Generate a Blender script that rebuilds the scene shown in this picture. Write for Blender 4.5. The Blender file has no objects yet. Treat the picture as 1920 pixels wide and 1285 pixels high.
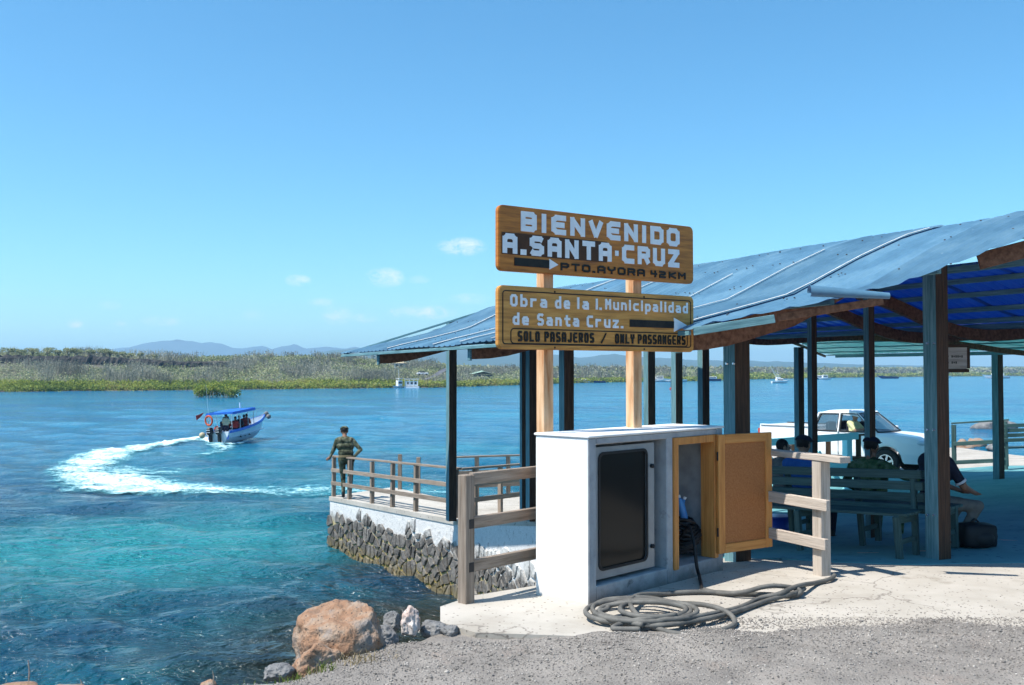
import bpy, bmesh, math, random
import numpy as np
from mathutils import Vector, Matrix, noise as mn
random.seed(7); RNG=np.random.default_rng(11)
SC=bpy.context.scene
# ---------------------------------------------------------------- camera, light, exposure
EYE=1.85; F=1867.0; PITCH=math.atan((697-642.5)/F); WATER=EYE-4.32
cam_d=bpy.data.cameras.new('camera'); cam=bpy.data.objects.new('camera',cam_d); SC.collection.objects.link(cam)
cam_d.sensor_width=36; cam_d.lens=36*F/1920; cam_d.clip_start=0.1; cam_d.clip_end=30000
cam.location=(0,0,EYE); cam.rotation_euler=(math.pi/2+PITCH,0,0); SC.camera=cam
SUN_EL=math.radians(59); SUN_AZ=math.atan2(-.91,-.41)       # azimuth from +Y towards +X
SUND=Vector((math.sin(SUN_AZ)*math.cos(SUN_EL),math.cos(SUN_AZ)*math.cos(SUN_EL),math.sin(SUN_EL)))
sl=bpy.data.lights.new('sun','SUN'); sl.energy=5.0; sl.angle=math.radians(.5); sl.color=(1,.95,.87)
so=bpy.data.objects.new('sun',sl); SC.collection.objects.link(so); so.rotation_euler=SUND.to_track_quat('Z','Y').to_euler()
W=bpy.data.worlds.new('World'); SC.world=W; W.use_nodes=True
SC.view_settings.view_transform='Standard'; SC.view_settings.look='None'; SC.view_settings.gamma=1
SC.view_settings.use_curve_mapping=False; SC.view_settings.exposure=0.56
SC.render.engine='CYCLES'; SC.cycles.use_denoising=True
SC.cycles.max_bounces=8; SC.cycles.transparent_max_bounces=12; SC.cycles.volume_bounces=1
SC.cycles.use_light_tree=False
def nd(nt,t,**kw):
    n=nt.nodes.new(t)
    for k,v in kw.items():
        if k in n.inputs.keys(): n.inputs[k].default_value=v
        else: setattr(n,k,v)
    return n
def lk(nt,a,b): nt.links.new(a,b)
def setup_world():
    nt=W.node_tree; nt.nodes.clear()
    out=nd(nt,'ShaderNodeOutputWorld'); bg=nd(nt,'ShaderNodeBackground'); bg.inputs[1].default_value=.096
    sky=nd(nt,'ShaderNodeTexSky'); sky.sky_type='NISHITA'; sky.sun_disc=False
    sky.sun_elevation=SUN_EL; sky.sun_rotation=SUN_AZ; sky.altitude=0; sky.air_density=1.0; sky.dust_density=.35; sky.ozone_density=1.6
    hs=nd(nt,'ShaderNodeHueSaturation'); hs.inputs['Saturation'].default_value=1.12; hs.inputs['Value'].default_value=1.0
    hs.inputs['Hue'].default_value=.49
    lk(nt,sky.outputs[0],hs.inputs['Color'])
    tc=nd(nt,'ShaderNodeTexCoord'); cur=hs.outputs[0]
    mt=nd(nt,'ShaderNodeMixRGB',blend_type='MULTIPLY'); mt.inputs[0].default_value=1; mt.inputs[2].default_value=(.76,1.19,1.38,1)
    lk(nt,cur,mt.inputs[1]); cur=mt.outputs[0]
    # small fair-weather puffs low over the horizon: soft blobs broken by noise, all round the compass
    sep=nd(nt,'ShaderNodeSeparateXYZ'); lk(nt,tc.outputs['Generated'],sep.inputs[0])
    nz=nd(nt,'ShaderNodeTexNoise'); nz.inputs['Scale'].default_value=55; nz.inputs['Detail'].default_value=9; nz.inputs['Roughness'].default_value=.72; nz.inputs['Distortion'].default_value=.6
    mp=nd(nt,'ShaderNodeMapping'); mp.inputs['Scale'].default_value=(1,1,1.9); lk(nt,tc.outputs['Generated'],mp.inputs[0]); lk(nt,mp.outputs[0],nz.inputs[0])
    total=None
    puffs=[(866,462,44,17,.8),(722,520,36,18,.75),(785,524,20,8,.4),(558,526,23,11,.7),(632,592,28,17,.6),(605,567,26,8,.4),(300,603,34,9,.55),
           (140,607,14,8,.65),(225,606,12,6,.4),(770,583,30,10,.6),(740,587,14,9,.7),(812,586,42,12,.7),(205,573,20,8,.25),(475,592,22,12,.22),(680,597,26,9,.4),(880,560,40,10,.35)]
    for k in range(26): puffs.append((2400+k*330+random.random()*160,500+random.random()*110,24+random.random()*22,9+random.random()*9,.6))
    for (px,py,sx,sy,am) in puffs:
        if px<2200:
            az=math.atan2((px-960),F); el=math.atan2(697-py,F)*math.cos(az)
        else:
            az=(px-960)/F; el=math.atan2(697-py,F)
        d=Vector((math.sin(az)*math.cos(el),math.cos(az)*math.cos(el),math.sin(el)))
        rt=Vector((math.cos(az),-math.sin(az),0)); up=rt.cross(d)
        def dotn(v,o,s):
            a=nd(nt,'ShaderNodeVectorMath',operation='DOT_PRODUCT'); lk(nt,tc.outputs['Generated'],a.inputs[0]); a.inputs[1].default_value=v
            b=nd(nt,'ShaderNodeMath',operation='MULTIPLY_ADD'); lk(nt,a.outputs['Value'],b.inputs[0]); b.inputs[1].default_value=1/s; b.inputs[2].default_value=-o/s
            c=nd(nt,'ShaderNodeMath',operation='MULTIPLY'); lk(nt,b.outputs[0],c.inputs[0]); lk(nt,b.outputs[0],c.inputs[1]); return c.outputs[0]
        a=dotn(rt,d.dot(rt),sx/F*math.cos(az)); b=dotn(up,d.dot(up),sy/F)
        s=nd(nt,'ShaderNodeMath',operation='ADD'); lk(nt,a,s.inputs[0]); lk(nt,b,s.inputs[1])
        m=nd(nt,'ShaderNodeMath',operation='MULTIPLY_ADD'); lk(nt,s.outputs[0],m.inputs[0]); m.inputs[1].default_value=-am*1.1; m.inputs[2].default_value=am*1.45; m.use_clamp=True
        # keep only the hemisphere of the puff
        fr=nd(nt,'ShaderNodeVectorMath',operation='DOT_PRODUCT'); lk(nt,tc.outputs['Generated'],fr.inputs[0]); fr.inputs[1].default_value=d
        g=nd(nt,'ShaderNodeMath',operation='GREATER_THAN'); lk(nt,fr.outputs['Value'],g.inputs[0]); g.inputs[1].default_value=.5
        m2=nd(nt,'ShaderNodeMath',operation='MULTIPLY'); lk(nt,m.outputs[0],m2.inputs[0]); lk(nt,g.outputs[0],m2.inputs[1])
        if total is None: total=m2.outputs[0]
        else:
            mx=nd(nt,'ShaderNodeMath',operation='MAXIMUM'); lk(nt,total,mx.inputs[0]); lk(nt,m2.outputs[0],mx.inputs[1]); total=mx.outputs[0]
    cr=nd(nt,'ShaderNodeMapRange'); cr.inputs['From Min'].default_value=.38; cr.inputs['From Max'].default_value=.78; lk(nt,nz.outputs[0],cr.inputs[0])
    ml=nd(nt,'ShaderNodeMath',operation='MULTIPLY'); lk(nt,total,ml.inputs[0]); lk(nt,cr.outputs[0],ml.inputs[1]); ml.use_clamp=True
    mx=nd(nt,'ShaderNodeMixRGB'); lk(nt,ml.outputs[0],mx.inputs[0]); lk(nt,cur,mx.inputs[1]); mx.inputs[2].default_value=(9.2,8.9,9.2,1)
    lk(nt,mx.outputs[0],bg.inputs[0]); lk(nt,bg.outputs[0],out.inputs[0])
setup_world()
# ---------------------------------------------------------------- pixel -> place helpers (used only to read positions off the photograph)
def ray(px,py):
    u=(px-960)/F; v=(642.5-py)/F; c,s=math.cos(PITCH),math.sin(PITCH)
    return Vector((u,c-v*s,s+v*c))
def P(px,py,d):
    r=ray(px,py); k=d/r.y; return Vector((r.x*k,d,EYE+r.z*k))
def GZ(px,py,z=0.0):
    r=ray(px,py); k=(z-EYE)/r.z; return Vector((r.x*k,r.y*k,z))
def sstep(a,b,x):
    t=np.clip((x-a)/(b-a),0,1); return t*t*(3-2*t)
def H(x,y):
    """floor height: level near the camera, a ramp falling to the far left, then level again"""
    L=-1.83+.0707*(x-4.24)-.0792*(y-9.9)
    lo=-3.1+.40*sstep(0,8,x)
    k=.03
    L=np.logaddexp(L/k,lo/k)*k
    L=-np.logaddexp(-L/k,1.85/k)*k
    w=sstep(9.0,11.5,y); L=-1.85*(1-w)+L*w
    q=(1-sstep(1.2,5.0,x))*sstep(11.5,14.5,y); L=L*(1-q)+np.interp(y,[11.5,15.2,19.6,24.8],[-1.95,-2.25,-2.9,-3.1])*q
    return float(L)+EYE if np.isscalar(x) else L+EYE
# ---------------------------------------------------------------- objects
def tag(o,label=None,cat=None,group=None,kind=None):
    if label: o['label']=label
    if cat: o['category']=cat
    if group: o['group']=group
    if kind: o['kind']=kind
    return o
def empty(name,loc=(0,0,0),rz=0,label=None,cat=None,group=None):
    o=bpy.data.objects.new(name,None); SC.collection.objects.link(o); o.empty_display_size=.2
    o.matrix_world=Matrix.Translation(Vector(loc))@Matrix.Rotation(rz,4,'Z')
    return tag(o,label,cat,group)
def link(name,me,parent=None,M=None):
    o=bpy.data.objects.new(name,me); SC.collection.objects.link(o)
    M=M or Matrix()
    if parent is not None:
        o.parent=parent; o.matrix_basis=M
    else: o.matrix_world=M
    return o
def copy_tree(o,parent=None):
    c=o.copy(); SC.collection.objects.link(c); c.parent=parent
    for ch in [x for x in SC.objects if x.parent==o]: copy_tree(ch,c)
    return c
class MB:
    def __init__(s): s.v=[]; s.f=[]; s.m=[]
    def add(s,vs,fs,m=0):
        o=len(s.v); s.v+= [tuple(v) for v in vs]; s.f+=[tuple(i+o for i in f) for f in fs]; s.m+=[m]*len(fs); return s
    def box(s,c,d,M=None,m=0,ch=0.0):
        x,y,z=d[0]/2,d[1]/2,d[2]/2; c=Vector(c)
        if ch<=0:
            vs=[(-x,-y,-z),(x,-y,-z),(x,y,-z),(-x,y,-z),(-x,-y,z),(x,-y,z),(x,y,z),(-x,y,z)]
            fs=[(0,3,2,1),(4,5,6,7),(0,1,5,4),(1,2,6,5),(2,3,7,6),(3,0,4,7)]
        else:
            bm=bmesh.new(); bmesh.ops.create_cube(bm,size=1)
            for v in bm.verts: v.co=Vector((v.co.x*d[0],v.co.y*d[1],v.co.z*d[2]))
            bmesh.ops.bevel(bm,geom=list(bm.edges),offset=ch,segments=1,affect='EDGES',profile=.5)
            bm.verts.index_update(); vs=[v.co.copy() for v in bm.verts]; fs=[[v.index for v in f.verts] for f in bm.faces]; bm.free()
        vs=[Vector(v) for v in vs]
        if M is not None: vs=[M@v for v in vs]
        return s.add([v+c for v in vs],fs,m)
    def beam(s,a,b,w,h,m=0,up=(0,0,1)):
        a=Vector(a); b=Vector(b); X=(b-a).normalized(); U=Vector(up)
        Y=U.cross(X)
        if Y.length<1e-4: Y=Vector((0,1,0)).cross(X)
        Y.normalize(); Z=X.cross(Y)
        R=Matrix((X,Y,Z)).transposed()
        return s.box((a+b)/2,((b-a).length,w,h),R,m)
    def tube(s,pts,r,n=8,m=0,cap=True):
        pts=[Vector(p) for p in pts]; rs=r if isinstance(r,(list,tuple)) else [r]*len(pts)
        T=[]
        for i in range(len(pts)):
            a=pts[max(i-1,0)]; b=pts[min(i+1,len(pts)-1)]; T.append((b-a).normalized())
        N=Vector((0,0,1)) if abs(T[0].z)<.9 else Vector((1,0,0))
        vs=[]; fs=[]
        for i,p in enumerate(pts):
            N=(N-T[i]*N.dot(T[i])).normalized(); B=T[i].cross(N)
            for k in range(n):
                a=2*math.pi*k/n; vs.append(p+(N*math.cos(a)+B*math.sin(a))*rs[i])
        for i in range(len(pts)-1):
            for k in range(n):
                k2=(k+1)%n; fs.append((i*n+k,i*n+k2,(i+1)*n+k2,(i+1)*n+k))
        if cap: fs.append(tuple(range(n-1,-1,-1))); fs.append(tuple((len(pts)-1)*n+k for k in range(n)))
        return s.add(vs,fs,m)
    def prism(s,poly,a,b,m=0):
        """poly: list of 3d points, extruded from itself by vector a->b offset"""
        n=len(poly); A=[Vector(p)+Vector(a) for p in poly]; B=[Vector(p)+Vector(b) for p in poly]
        fs=[tuple(range(n-1,-1,-1)),tuple(range(n,2*n))]+[(i,(i+1)%n,n+(i+1)%n,n+i) for i in range(n)]
        return s.add(A+B,fs,m)
    def ell(s,c,r,nu=12,nv=8,m=0,M=None):
        vs=[];fs=[]
        for j in range(nv+1):
            th=math.pi*j/nv
            for i in range(nu):
                ph=2*math.pi*i/nu; v=Vector((r[0]*math.sin(th)*math.cos(ph),r[1]*math.sin(th)*math.sin(ph),r[2]*math.cos(th)))
                if M is not None: v=M@v
                vs.append(v+Vector(c))
        for j in range(nv):
            for i in range(nu):
                i2=(i+1)%nu; fs.append((j*nu+i,(j+1)*nu+i,(j+1)*nu+i2,j*nu+i2))
        return s.add(vs,fs,m)
    def mesh(s,name,mats,smooth=False):
        me=bpy.data.meshes.new(name); me.from_pydata([tuple(v) for v in s.v],[],s.f)
        for mm in (mats if isinstance(mats,(list,tuple)) else [mats]): me.materials.append(mm)
        me.polygons.foreach_set('material_index',s.m)
        bm=bmesh.new(); bm.from_mesh(me); bmesh.ops.remove_doubles(bm,verts=bm.verts,dist=1e-5); bmesh.ops.recalc_face_normals(bm,faces=bm.faces); bm.to_mesh(me); bm.free()
        if smooth: me.polygons.foreach_set('use_smooth',[True]*len(me.polygons))
        me.update(); return me
    def build(s,name,mats,parent=None,M=None,smooth=False): return link(name,s.mesh(name,mats,smooth),parent,M)
def np_mesh(name,V,Fq,mat,smooth=False,k=4):
    me=bpy.data.meshes.new(name); n=len(Fq)
    me.vertices.add(len(V)); me.vertices.foreach_set('co',np.asarray(V,dtype=np.float32).ravel())
    me.loops.add(n*k); me.loops.foreach_set('vertex_index',np.asarray(Fq,dtype=np.int32).ravel())
    me.polygons.add(n); me.polygons.foreach_set('loop_start',np.arange(n,dtype=np.int32)*k); 
    me.materials.append(mat); me.update(calc_edges=True); me.validate()
    if smooth: me.polygons.foreach_set('use_smooth',[True]*len(me.polygons))
    return me
def inv(root): return root.matrix_world.inverted()
_bcache={}
def beam(name,a,b,w,h,mat,parent=None,up=(0,0,1),ch=.004,mats=None,fmat=None):
    """one board: its mesh runs along local X so the grain follows it"""
    a=Vector(a); b=Vector(b); X=(b-a).normalized(); U=Vector(up); Y=U.cross(X)
    if Y.length<1e-4: Y=Vector((0,1,0)).cross(X)
    Y.normalize(); Z=X.cross(Y); L=(b-a).length
    mb=MB().box((0,0,0),(L,w,h),None,0,min(ch,w*.2,h*.2)); me=mb.mesh(name,mats or mat)
    R=Matrix((X,Y,Z)).transposed()
    if fmat:
        for p in me.polygons: p.material_index=fmat(R@p.normal)
    M=Matrix.Translation((a+b)/2)@R.to_4x4()
    if parent is not None: M=inv(parent)@M
    return link(name,me,parent,M)
def poly_sheet(poly,zf,thick,step=.5,bottom=None):
    """flat polygon cut into cells, lifted onto zf, extruded down"""
    bm=bmesh.new(); vs=[bm.verts.new((p[0],p[1],0)) for p in poly]; bm.faces.new(vs)
    xs=[p[0] for p in poly]; ys=[p[1] for p in poly]
    for ax,lo,hi in ((0,min(xs),max(xs)),(1,min(ys),max(ys))):
        c=lo+step
        while c<hi:
            co=[0,0,0]; no=[0,0,0]; co[ax]=c; no[ax]=1
            bmesh.ops.bisect_plane(bm,geom=list(bm.verts)+list(bm.edges)+list(bm.faces),plane_co=co,plane_no=no); c+=step
    if bm.faces and list(bm.faces)[0].normal.z<0: bmesh.ops.reverse_faces(bm,faces=bm.faces)
    r=bmesh.ops.extrude_face_region(bm,geom=list(bm.faces)); low=[g for g in r['geom'] if isinstance(g,bmesh.types.BMVert)]
    lowset=set(low)
    for v in bm.verts:
        if v in lowset: v.co.z=bottom if bottom is not None else zf(v.co.x,v.co.y)-thick
        else: v.co.z=zf(v.co.x,v.co.y)
    bmesh.ops.recalc_face_normals(bm,faces=bm.faces); return bm
def bm_obj(name,bm,mat,parent=None,M=None,smooth=False):
    me=bpy.data.meshes.new(name); bm.to_mesh(me); bm.free()
    for mm in (mat if isinstance(mat,(list,tuple)) else [mat]): me.materials.append(mm)
    if smooth: me.polygons.foreach_set('use_smooth',[True]*len(me.polygons))
    return link(name,me,parent,M)
# ---------------------------------------------------------------- materials
def base_mat(name,rough=.7,spec=.3,metal=0):
    m=bpy.data.materials.new(name); m.use_nodes=True; nt=m.node_tree; nt.nodes.clear()
    o=nd(nt,'ShaderNodeOutputMaterial'); b=nd(nt,'ShaderNodeBsdfPrincipled'); lk(nt,b.outputs[0],o.inputs[0])
    b.inputs['Roughness'].default_value=rough; b.inputs['Specular IOR Level'].default_value=spec; b.inputs['Metallic'].default_value=metal
    return m,nt,b
def ramp(nt,fac,stops):
    r=nd(nt,'ShaderNodeValToRGB'); e=r.color_ramp.elements
    while len(e)<len(stops): e.new(.5)
    for i,(p,c) in enumerate(stops): e[i].position=p; e[i].color=(*c,1)
    lk(nt,fac,r.inputs[0]); return r.outputs[0]
def mat(name,cols,rough=.7,scale=6,stretch=(1,1,1),bump=.15,bscale=None,detail=6,spec=.3,metal=0,isl=0.0,obj_rand=0.0,coord='Object',dist=.02,dirt=None):
    """noise between the given colours, optional per-object brightness change, fine bump"""
    m,nt,b=base_mat(name,rough,spec,metal)
    tc=nd(nt,'ShaderNodeTexCoord'); mp=nd(nt,'ShaderNodeMapping'); mp.inputs['Scale'].default_value=stretch
    lk(nt,tc.outputs[coord],mp.inputs[0]); vec=mp.outputs[0]
    if obj_rand:
        oi=nd(nt,'ShaderNodeObjectInfo'); ad=nd(nt,'ShaderNodeVectorMath',operation='MULTIPLY_ADD'); lk(nt,oi.outputs['Random'],ad.inputs[0]); ad.inputs[1].default_value=(37,53,71); lk(nt,vec,ad.inputs[2]); vec=ad.outputs[0]
    nz=nd(nt,'ShaderNodeTexNoise'); nz.inputs['Scale'].default_value=scale; nz.inputs['Detail'].default_value=detail; nz.inputs['Roughness'].default_value=.62
    lk(nt,vec,nz.inputs[0])
    if len(cols)==1: cols=[cols[0],cols[0]]
    st=[(.3+.4*i/(len(cols)-1),c) for i,c in enumerate(cols)]
    c=ramp(nt,nz.outputs[0],st)
    if dirt:
        n2=nd(nt,'ShaderNodeTexNoise'); n2.inputs['Scale'].default_value=dirt[1]; n2.inputs['Detail'].default_value=8; n2.inputs['Roughness'].default_value=.7; lk(nt,vec,n2.inputs[0])
        mr=nd(nt,'ShaderNodeMapRange'); mr.inputs[1].default_value=dirt[2]; mr.inputs[2].default_value=dirt[2]+.1; lk(nt,n2.outputs[0],mr.inputs[0])
        mx=nd(nt,'ShaderNodeMixRGB'); lk(nt,mr.outputs[0],mx.inputs[0]); lk(nt,c,mx.inputs[1]); mx.inputs[2].default_value=(*dirt[0],1); c=mx.outputs[0]
    if obj_rand or isl:
        mr=nd(nt,'ShaderNodeMapRange'); a=max(obj_rand,isl); mr.inputs[3].default_value=1-a; mr.inputs[4].default_value=1+a
        if isl:
            g=nd(nt,'ShaderNodeNewGeometry'); lk(nt,g.outputs['Random Per Island'],mr.inputs[0])
        else: lk(nt,oi.outputs['Random'],mr.inputs[0])
        hs=nd(nt,'ShaderNodeHueSaturation'); lk(nt,mr.outputs[0],hs.inputs['Value']); lk(nt,c,hs.inputs['Color']); c=hs.outputs[0]
    lk(nt,c,b.inputs['Base Color'])
    if bump:
        n3=nd(nt,'ShaderNodeTexNoise'); n3.inputs['Scale'].default_value=bscale or scale*3; n3.inputs['Detail'].default_value=8; lk(nt,vec,n3.inputs[0])
        bp=nd(nt,'ShaderNodeBump'); bp.inputs['Strength'].default_value=bump; bp.inputs['Distance'].default_value=dist; lk(nt,n3.outputs[0],bp.inputs['Height']); lk(nt,bp.outputs[0],b.inputs['Normal'])
    return m
WOODS=(1.2,22,22)
M={}
M['wood_grey']=mat('wood_grey',[(.15,.115,.085),(.26,.205,.16),(.36,.295,.24)],.85,2.2,WOODS,.5,6,obj_rand=.12,dist=.01,dirt=((.16,.10,.06),1.1,.6))
M['wood_pale']=mat('wood_pale',[(.32,.265,.215),(.46,.395,.335),(.55,.48,.41)],.85,2.2,WOODS,.45,6,obj_rand=.08,dist=.01,dirt=((.30,.22,.16),1.0,.64))
M['wood_sign_post']=mat('wood_sign_post',[(.42,.17,.06),(.66,.40,.22),(.78,.56,.36)],.6,1.6,(1.2,9,9),.3,6,obj_rand=.05,dist=.006)
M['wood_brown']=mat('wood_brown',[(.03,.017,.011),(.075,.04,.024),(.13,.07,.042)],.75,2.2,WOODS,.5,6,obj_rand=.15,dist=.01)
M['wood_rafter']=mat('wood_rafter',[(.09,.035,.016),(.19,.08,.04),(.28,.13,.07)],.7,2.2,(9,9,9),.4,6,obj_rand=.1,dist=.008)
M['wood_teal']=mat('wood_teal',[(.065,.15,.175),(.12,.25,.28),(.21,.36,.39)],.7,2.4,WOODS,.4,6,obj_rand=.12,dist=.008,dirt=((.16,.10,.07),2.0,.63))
M['bench_green']=mat('bench_green',[(.022,.055,.055),(.042,.09,.088),(.07,.13,.125)],.6,2.2,WOODS,.3,6,obj_rand=.12,dist=.006,dirt=((.10,.08,.06),2.0,.66))
M['rail_blue']=mat('rail_blue',[(.30,.66,.74),(.38,.74,.80)],.6,3,WOODS,.2,6,dist=.005)
M['board_dark']=mat('board_dark',[(.25,.075,.010),(.46,.155,.018),(.60,.22,.030)],.42,2.0,(1.4,1,16),.3,7,dist=.004,spec=.4,dirt=((.10,.04,.012),1.3,.62))
M['board_light']=mat('board_light',[(.34,.14,.028),(.56,.25,.052),(.70,.35,.085)],.42,2.0,(1.4,1,16),.3,7,dist=.004,spec=.4,dirt=((.16,.075,.02),1.3,.63))
M['letter_white']=mat('letter_white',[(.74,.74,.75),(.86,.86,.86)],.5,14,bump=.05)
M['letter_black']=mat('letter_black',[(.008,.007,.006),(.03,.024,.018)],.55,10,bump=.1)
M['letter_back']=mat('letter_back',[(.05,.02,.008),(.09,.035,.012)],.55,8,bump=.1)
M['plaster_white']=mat('plaster_white',[(.72,.70,.67),(.80,.79,.77),(.84,.83,.82)],.85,3.5,bump=.25,bscale=24,dist=.006,dirt=((.50,.46,.40),2.2,.66))
def base_grime(m,z1,col,amount=.75):
    # splash dirt rising unevenly from the ground and thin run-off streaks
    nt=m.node_tree; b=[n for n in nt.nodes if n.type=='BSDF_PRINCIPLED'][0]; src=b.inputs['Base Color'].links[0].from_socket
    tc=nd(nt,'ShaderNodeTexCoord'); sp=nd(nt,'ShaderNodeSeparateXYZ'); lk(nt,tc.outputs['Object'],sp.inputs[0])
    nz=nd(nt,'ShaderNodeTexNoise'); nz.inputs['Scale'].default_value=9; nz.inputs['Detail'].default_value=9; nz.inputs['Roughness'].default_value=.7; lk(nt,tc.outputs['Object'],nz.inputs[0])
    a=nd(nt,'ShaderNodeMath',operation='MULTIPLY_ADD'); lk(nt,nz.outputs[0],a.inputs[0]); a.inputs[1].default_value=-z1*1.6; lk(nt,sp.outputs[2],a.inputs[2])
    r=nd(nt,'ShaderNodeMapRange'); r.inputs[1].default_value=-z1*.75; r.inputs[2].default_value=z1*.25; r.inputs[3].default_value=amount; r.inputs[4].default_value=0; lk(nt,a.outputs[0],r.inputs[0])
    mp=nd(nt,'ShaderNodeMapping'); mp.inputs['Scale'].default_value=(16,16,.7); lk(nt,tc.outputs['Object'],mp.inputs[0]); n2=nd(nt,'ShaderNodeTexNoise'); n2.inputs['Scale'].default_value=1.6; n2.inputs['Detail'].default_value=5; lk(nt,mp.outputs[0],n2.inputs[0])
    r2=nd(nt,'ShaderNodeMapRange'); r2.inputs[1].default_value=.62; r2.inputs[2].default_value=.78; r2.inputs[4].default_value=.20; lk(nt,n2.outputs[0],r2.inputs[0])
    mx=nd(nt,'ShaderNodeMath',operation='MAXIMUM'); lk(nt,r.outputs[0],mx.inputs[0]); lk(nt,r2.outputs[0],mx.inputs[1])
    m2=nd(nt,'ShaderNodeMixRGB'); lk(nt,mx.outputs[0],m2.inputs[0]); lk(nt,src,m2.inputs[1]); m2.inputs[2].default_value=(*col,1); lk(nt,m2.outputs[0],b.inputs['Base Color'])
base_grime(M['plaster_white'],.08,(.46,.40,.33),.6)
M['plaster_shade']=mat('plaster_shade',[(.25,.255,.265),(.36,.365,.375),(.44,.445,.45)],.88,4,bump=.35,bscale=20,dist=.008,dirt=((.12,.12,.12),3.0,.62))  # darker copy of the white plaster, with the shade in its colour
base_grime(M['plaster_shade'],.12,(.13,.115,.10))
M['metal_grey']=mat('metal_grey',[(.24,.25,.26),(.32,.33,.34)],.42,6,bump=.05,metal=.35,spec=.5)
M['black_rubber']=mat('black_rubber',[(.01,.01,.011),(.02,.02,.022)],.55,6,bump=.1)
M['black_glossy']=mat('black_glossy',[(.012,.012,.014)],.18,6,bump=0)
M['chrome']=mat('chrome',[(.7,.7,.72)],.18,6,bump=0,metal=.9)
M['wood_door']=mat('wood_door',[(.42,.15,.035),(.56,.23,.06),(.66,.31,.09)],.5,1.8,WOODS,.2,6,dist=.004,obj_rand=.06)
M['wood_door_v']=mat('wood_door_v',[(.42,.15,.035),(.56,.23,.06),(.66,.31,.09)],.5,1.8,(22,22,1.2),.2,6,dist=.004)
M['wood_panel']=mat('wood_panel',[(.30,.10,.028),(.38,.14,.042),(.44,.18,.06)],.6,60,bump=.25,bscale=90,dist=.002)
M['blue_plastic']=mat('blue_plastic',[(.01,.06,.42)],.3,4,bump=0,spec=.5)
M['bottle_blue']=mat('bottle_blue',[(.10,.30,.65)],.15,4,bump=0,spec=.5)
M['hose']=mat('hose',[(.07,.07,.064),(.12,.115,.105),(.175,.168,.15)],.7,7,bump=.25,bscale=60,dist=.003)
M['rope']=mat('rope',[(.5,.5,.48)],.8,30)
# ---------------------------------------------------------------- concrete, gravel, water, stone materials
def speck_mat(name,cols,speck,sscale,sthr,rough=.9,scale=1.2,bump=.5,bscale=40,dist=.01,big=None):
    m,nt,b=base_mat(name,rough,.25)
    tc=nd(nt,'ShaderNodeTexCoord'); vec=tc.outputs['Object']
    nz=nd(nt,'ShaderNodeTexNoise'); nz.inputs['Scale'].default_value=scale; nz.inputs['Detail'].default_value=9; nz.inputs['Roughness'].default_value=.65; lk(nt,vec,nz.inputs[0])
    c=ramp(nt,nz.outputs[0],[(.3+.4*i/(len(cols)-1),k) for i,k in enumerate(cols)])
    vo=nd(nt,'ShaderNodeTexVoronoi'); vo.inputs['Scale'].default_value=sscale; lk(nt,vec,vo.inputs[0])
    lt=nd(nt,'ShaderNodeMath',operation='LESS_THAN'); lk(nt,vo.outputs['Distance'],lt.inputs[0]); lt.inputs[1].default_value=.32
    sp=nd(nt,'ShaderNodeSeparateColor'); lk(nt,vo.outputs['Color'],sp.inputs[0])
    gt=nd(nt,'ShaderNodeMath',operation='GREATER_THAN'); lk(nt,sp.outputs[0],gt.inputs[0]); gt.inputs[1].default_value=sthr
    ml=nd(nt,'ShaderNodeMath',operation='MULTIPLY'); lk(nt,lt.outputs[0],ml.inputs[0]); lk(nt,gt.outputs[0],ml.inputs[1])
    mx=nd(nt,'ShaderNodeMixRGB'); lk(nt,ml.outputs[0],mx.inputs[0]); lk(nt,c,mx.inputs[1]); mx.inputs[2].default_value=(*speck,1); c=mx.outputs[0]
    if big:
        n2=nd(nt,'ShaderNodeTexNoise'); n2.inputs['Scale'].default_value=big[1]; n2.inputs['Detail'].default_value=10; n2.inputs['Roughness'].default_value=.7; lk(nt,vec,n2.inputs[0])
        mr=nd(nt,'ShaderNodeMapRange'); mr.inputs[1].default_value=big[2]; mr.inputs[2].default_value=big[2]+.12; lk(nt,n2.outputs[0],mr.inputs[0])
        m3=nd(nt,'ShaderNodeMixRGB'); lk(nt,mr.outputs[0],m3.inputs[0]); lk(nt,c,m3.inputs[1]); m3.inputs[2].default_value=(*big[0],1); c=m3.outputs[0]
    lk(nt,c,b.inputs['Base Color'])
    n3=nd(nt,'ShaderNodeTexNoise'); n3.inputs['Scale'].default_value=bscale; n3.inputs['Detail'].default_value=8; lk(nt,vec,n3.inputs[0])
    bp=nd(nt,'ShaderNodeBump'); bp.inputs['Strength'].default_value=bump; bp.inputs['Distance'].default_value=dist; lk(nt,n3.outputs[0],bp.inputs['Height']); lk(nt,bp.outputs[0],b.inputs['Normal'])
    return m
M['concrete']=speck_mat('concrete',[(.33,.295,.25),(.42,.385,.335),(.49,.45,.40)],(.17,.15,.13),34,.86,bump=.4,dist=.006,big=((.30,.265,.22),1.4,.57))
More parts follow.
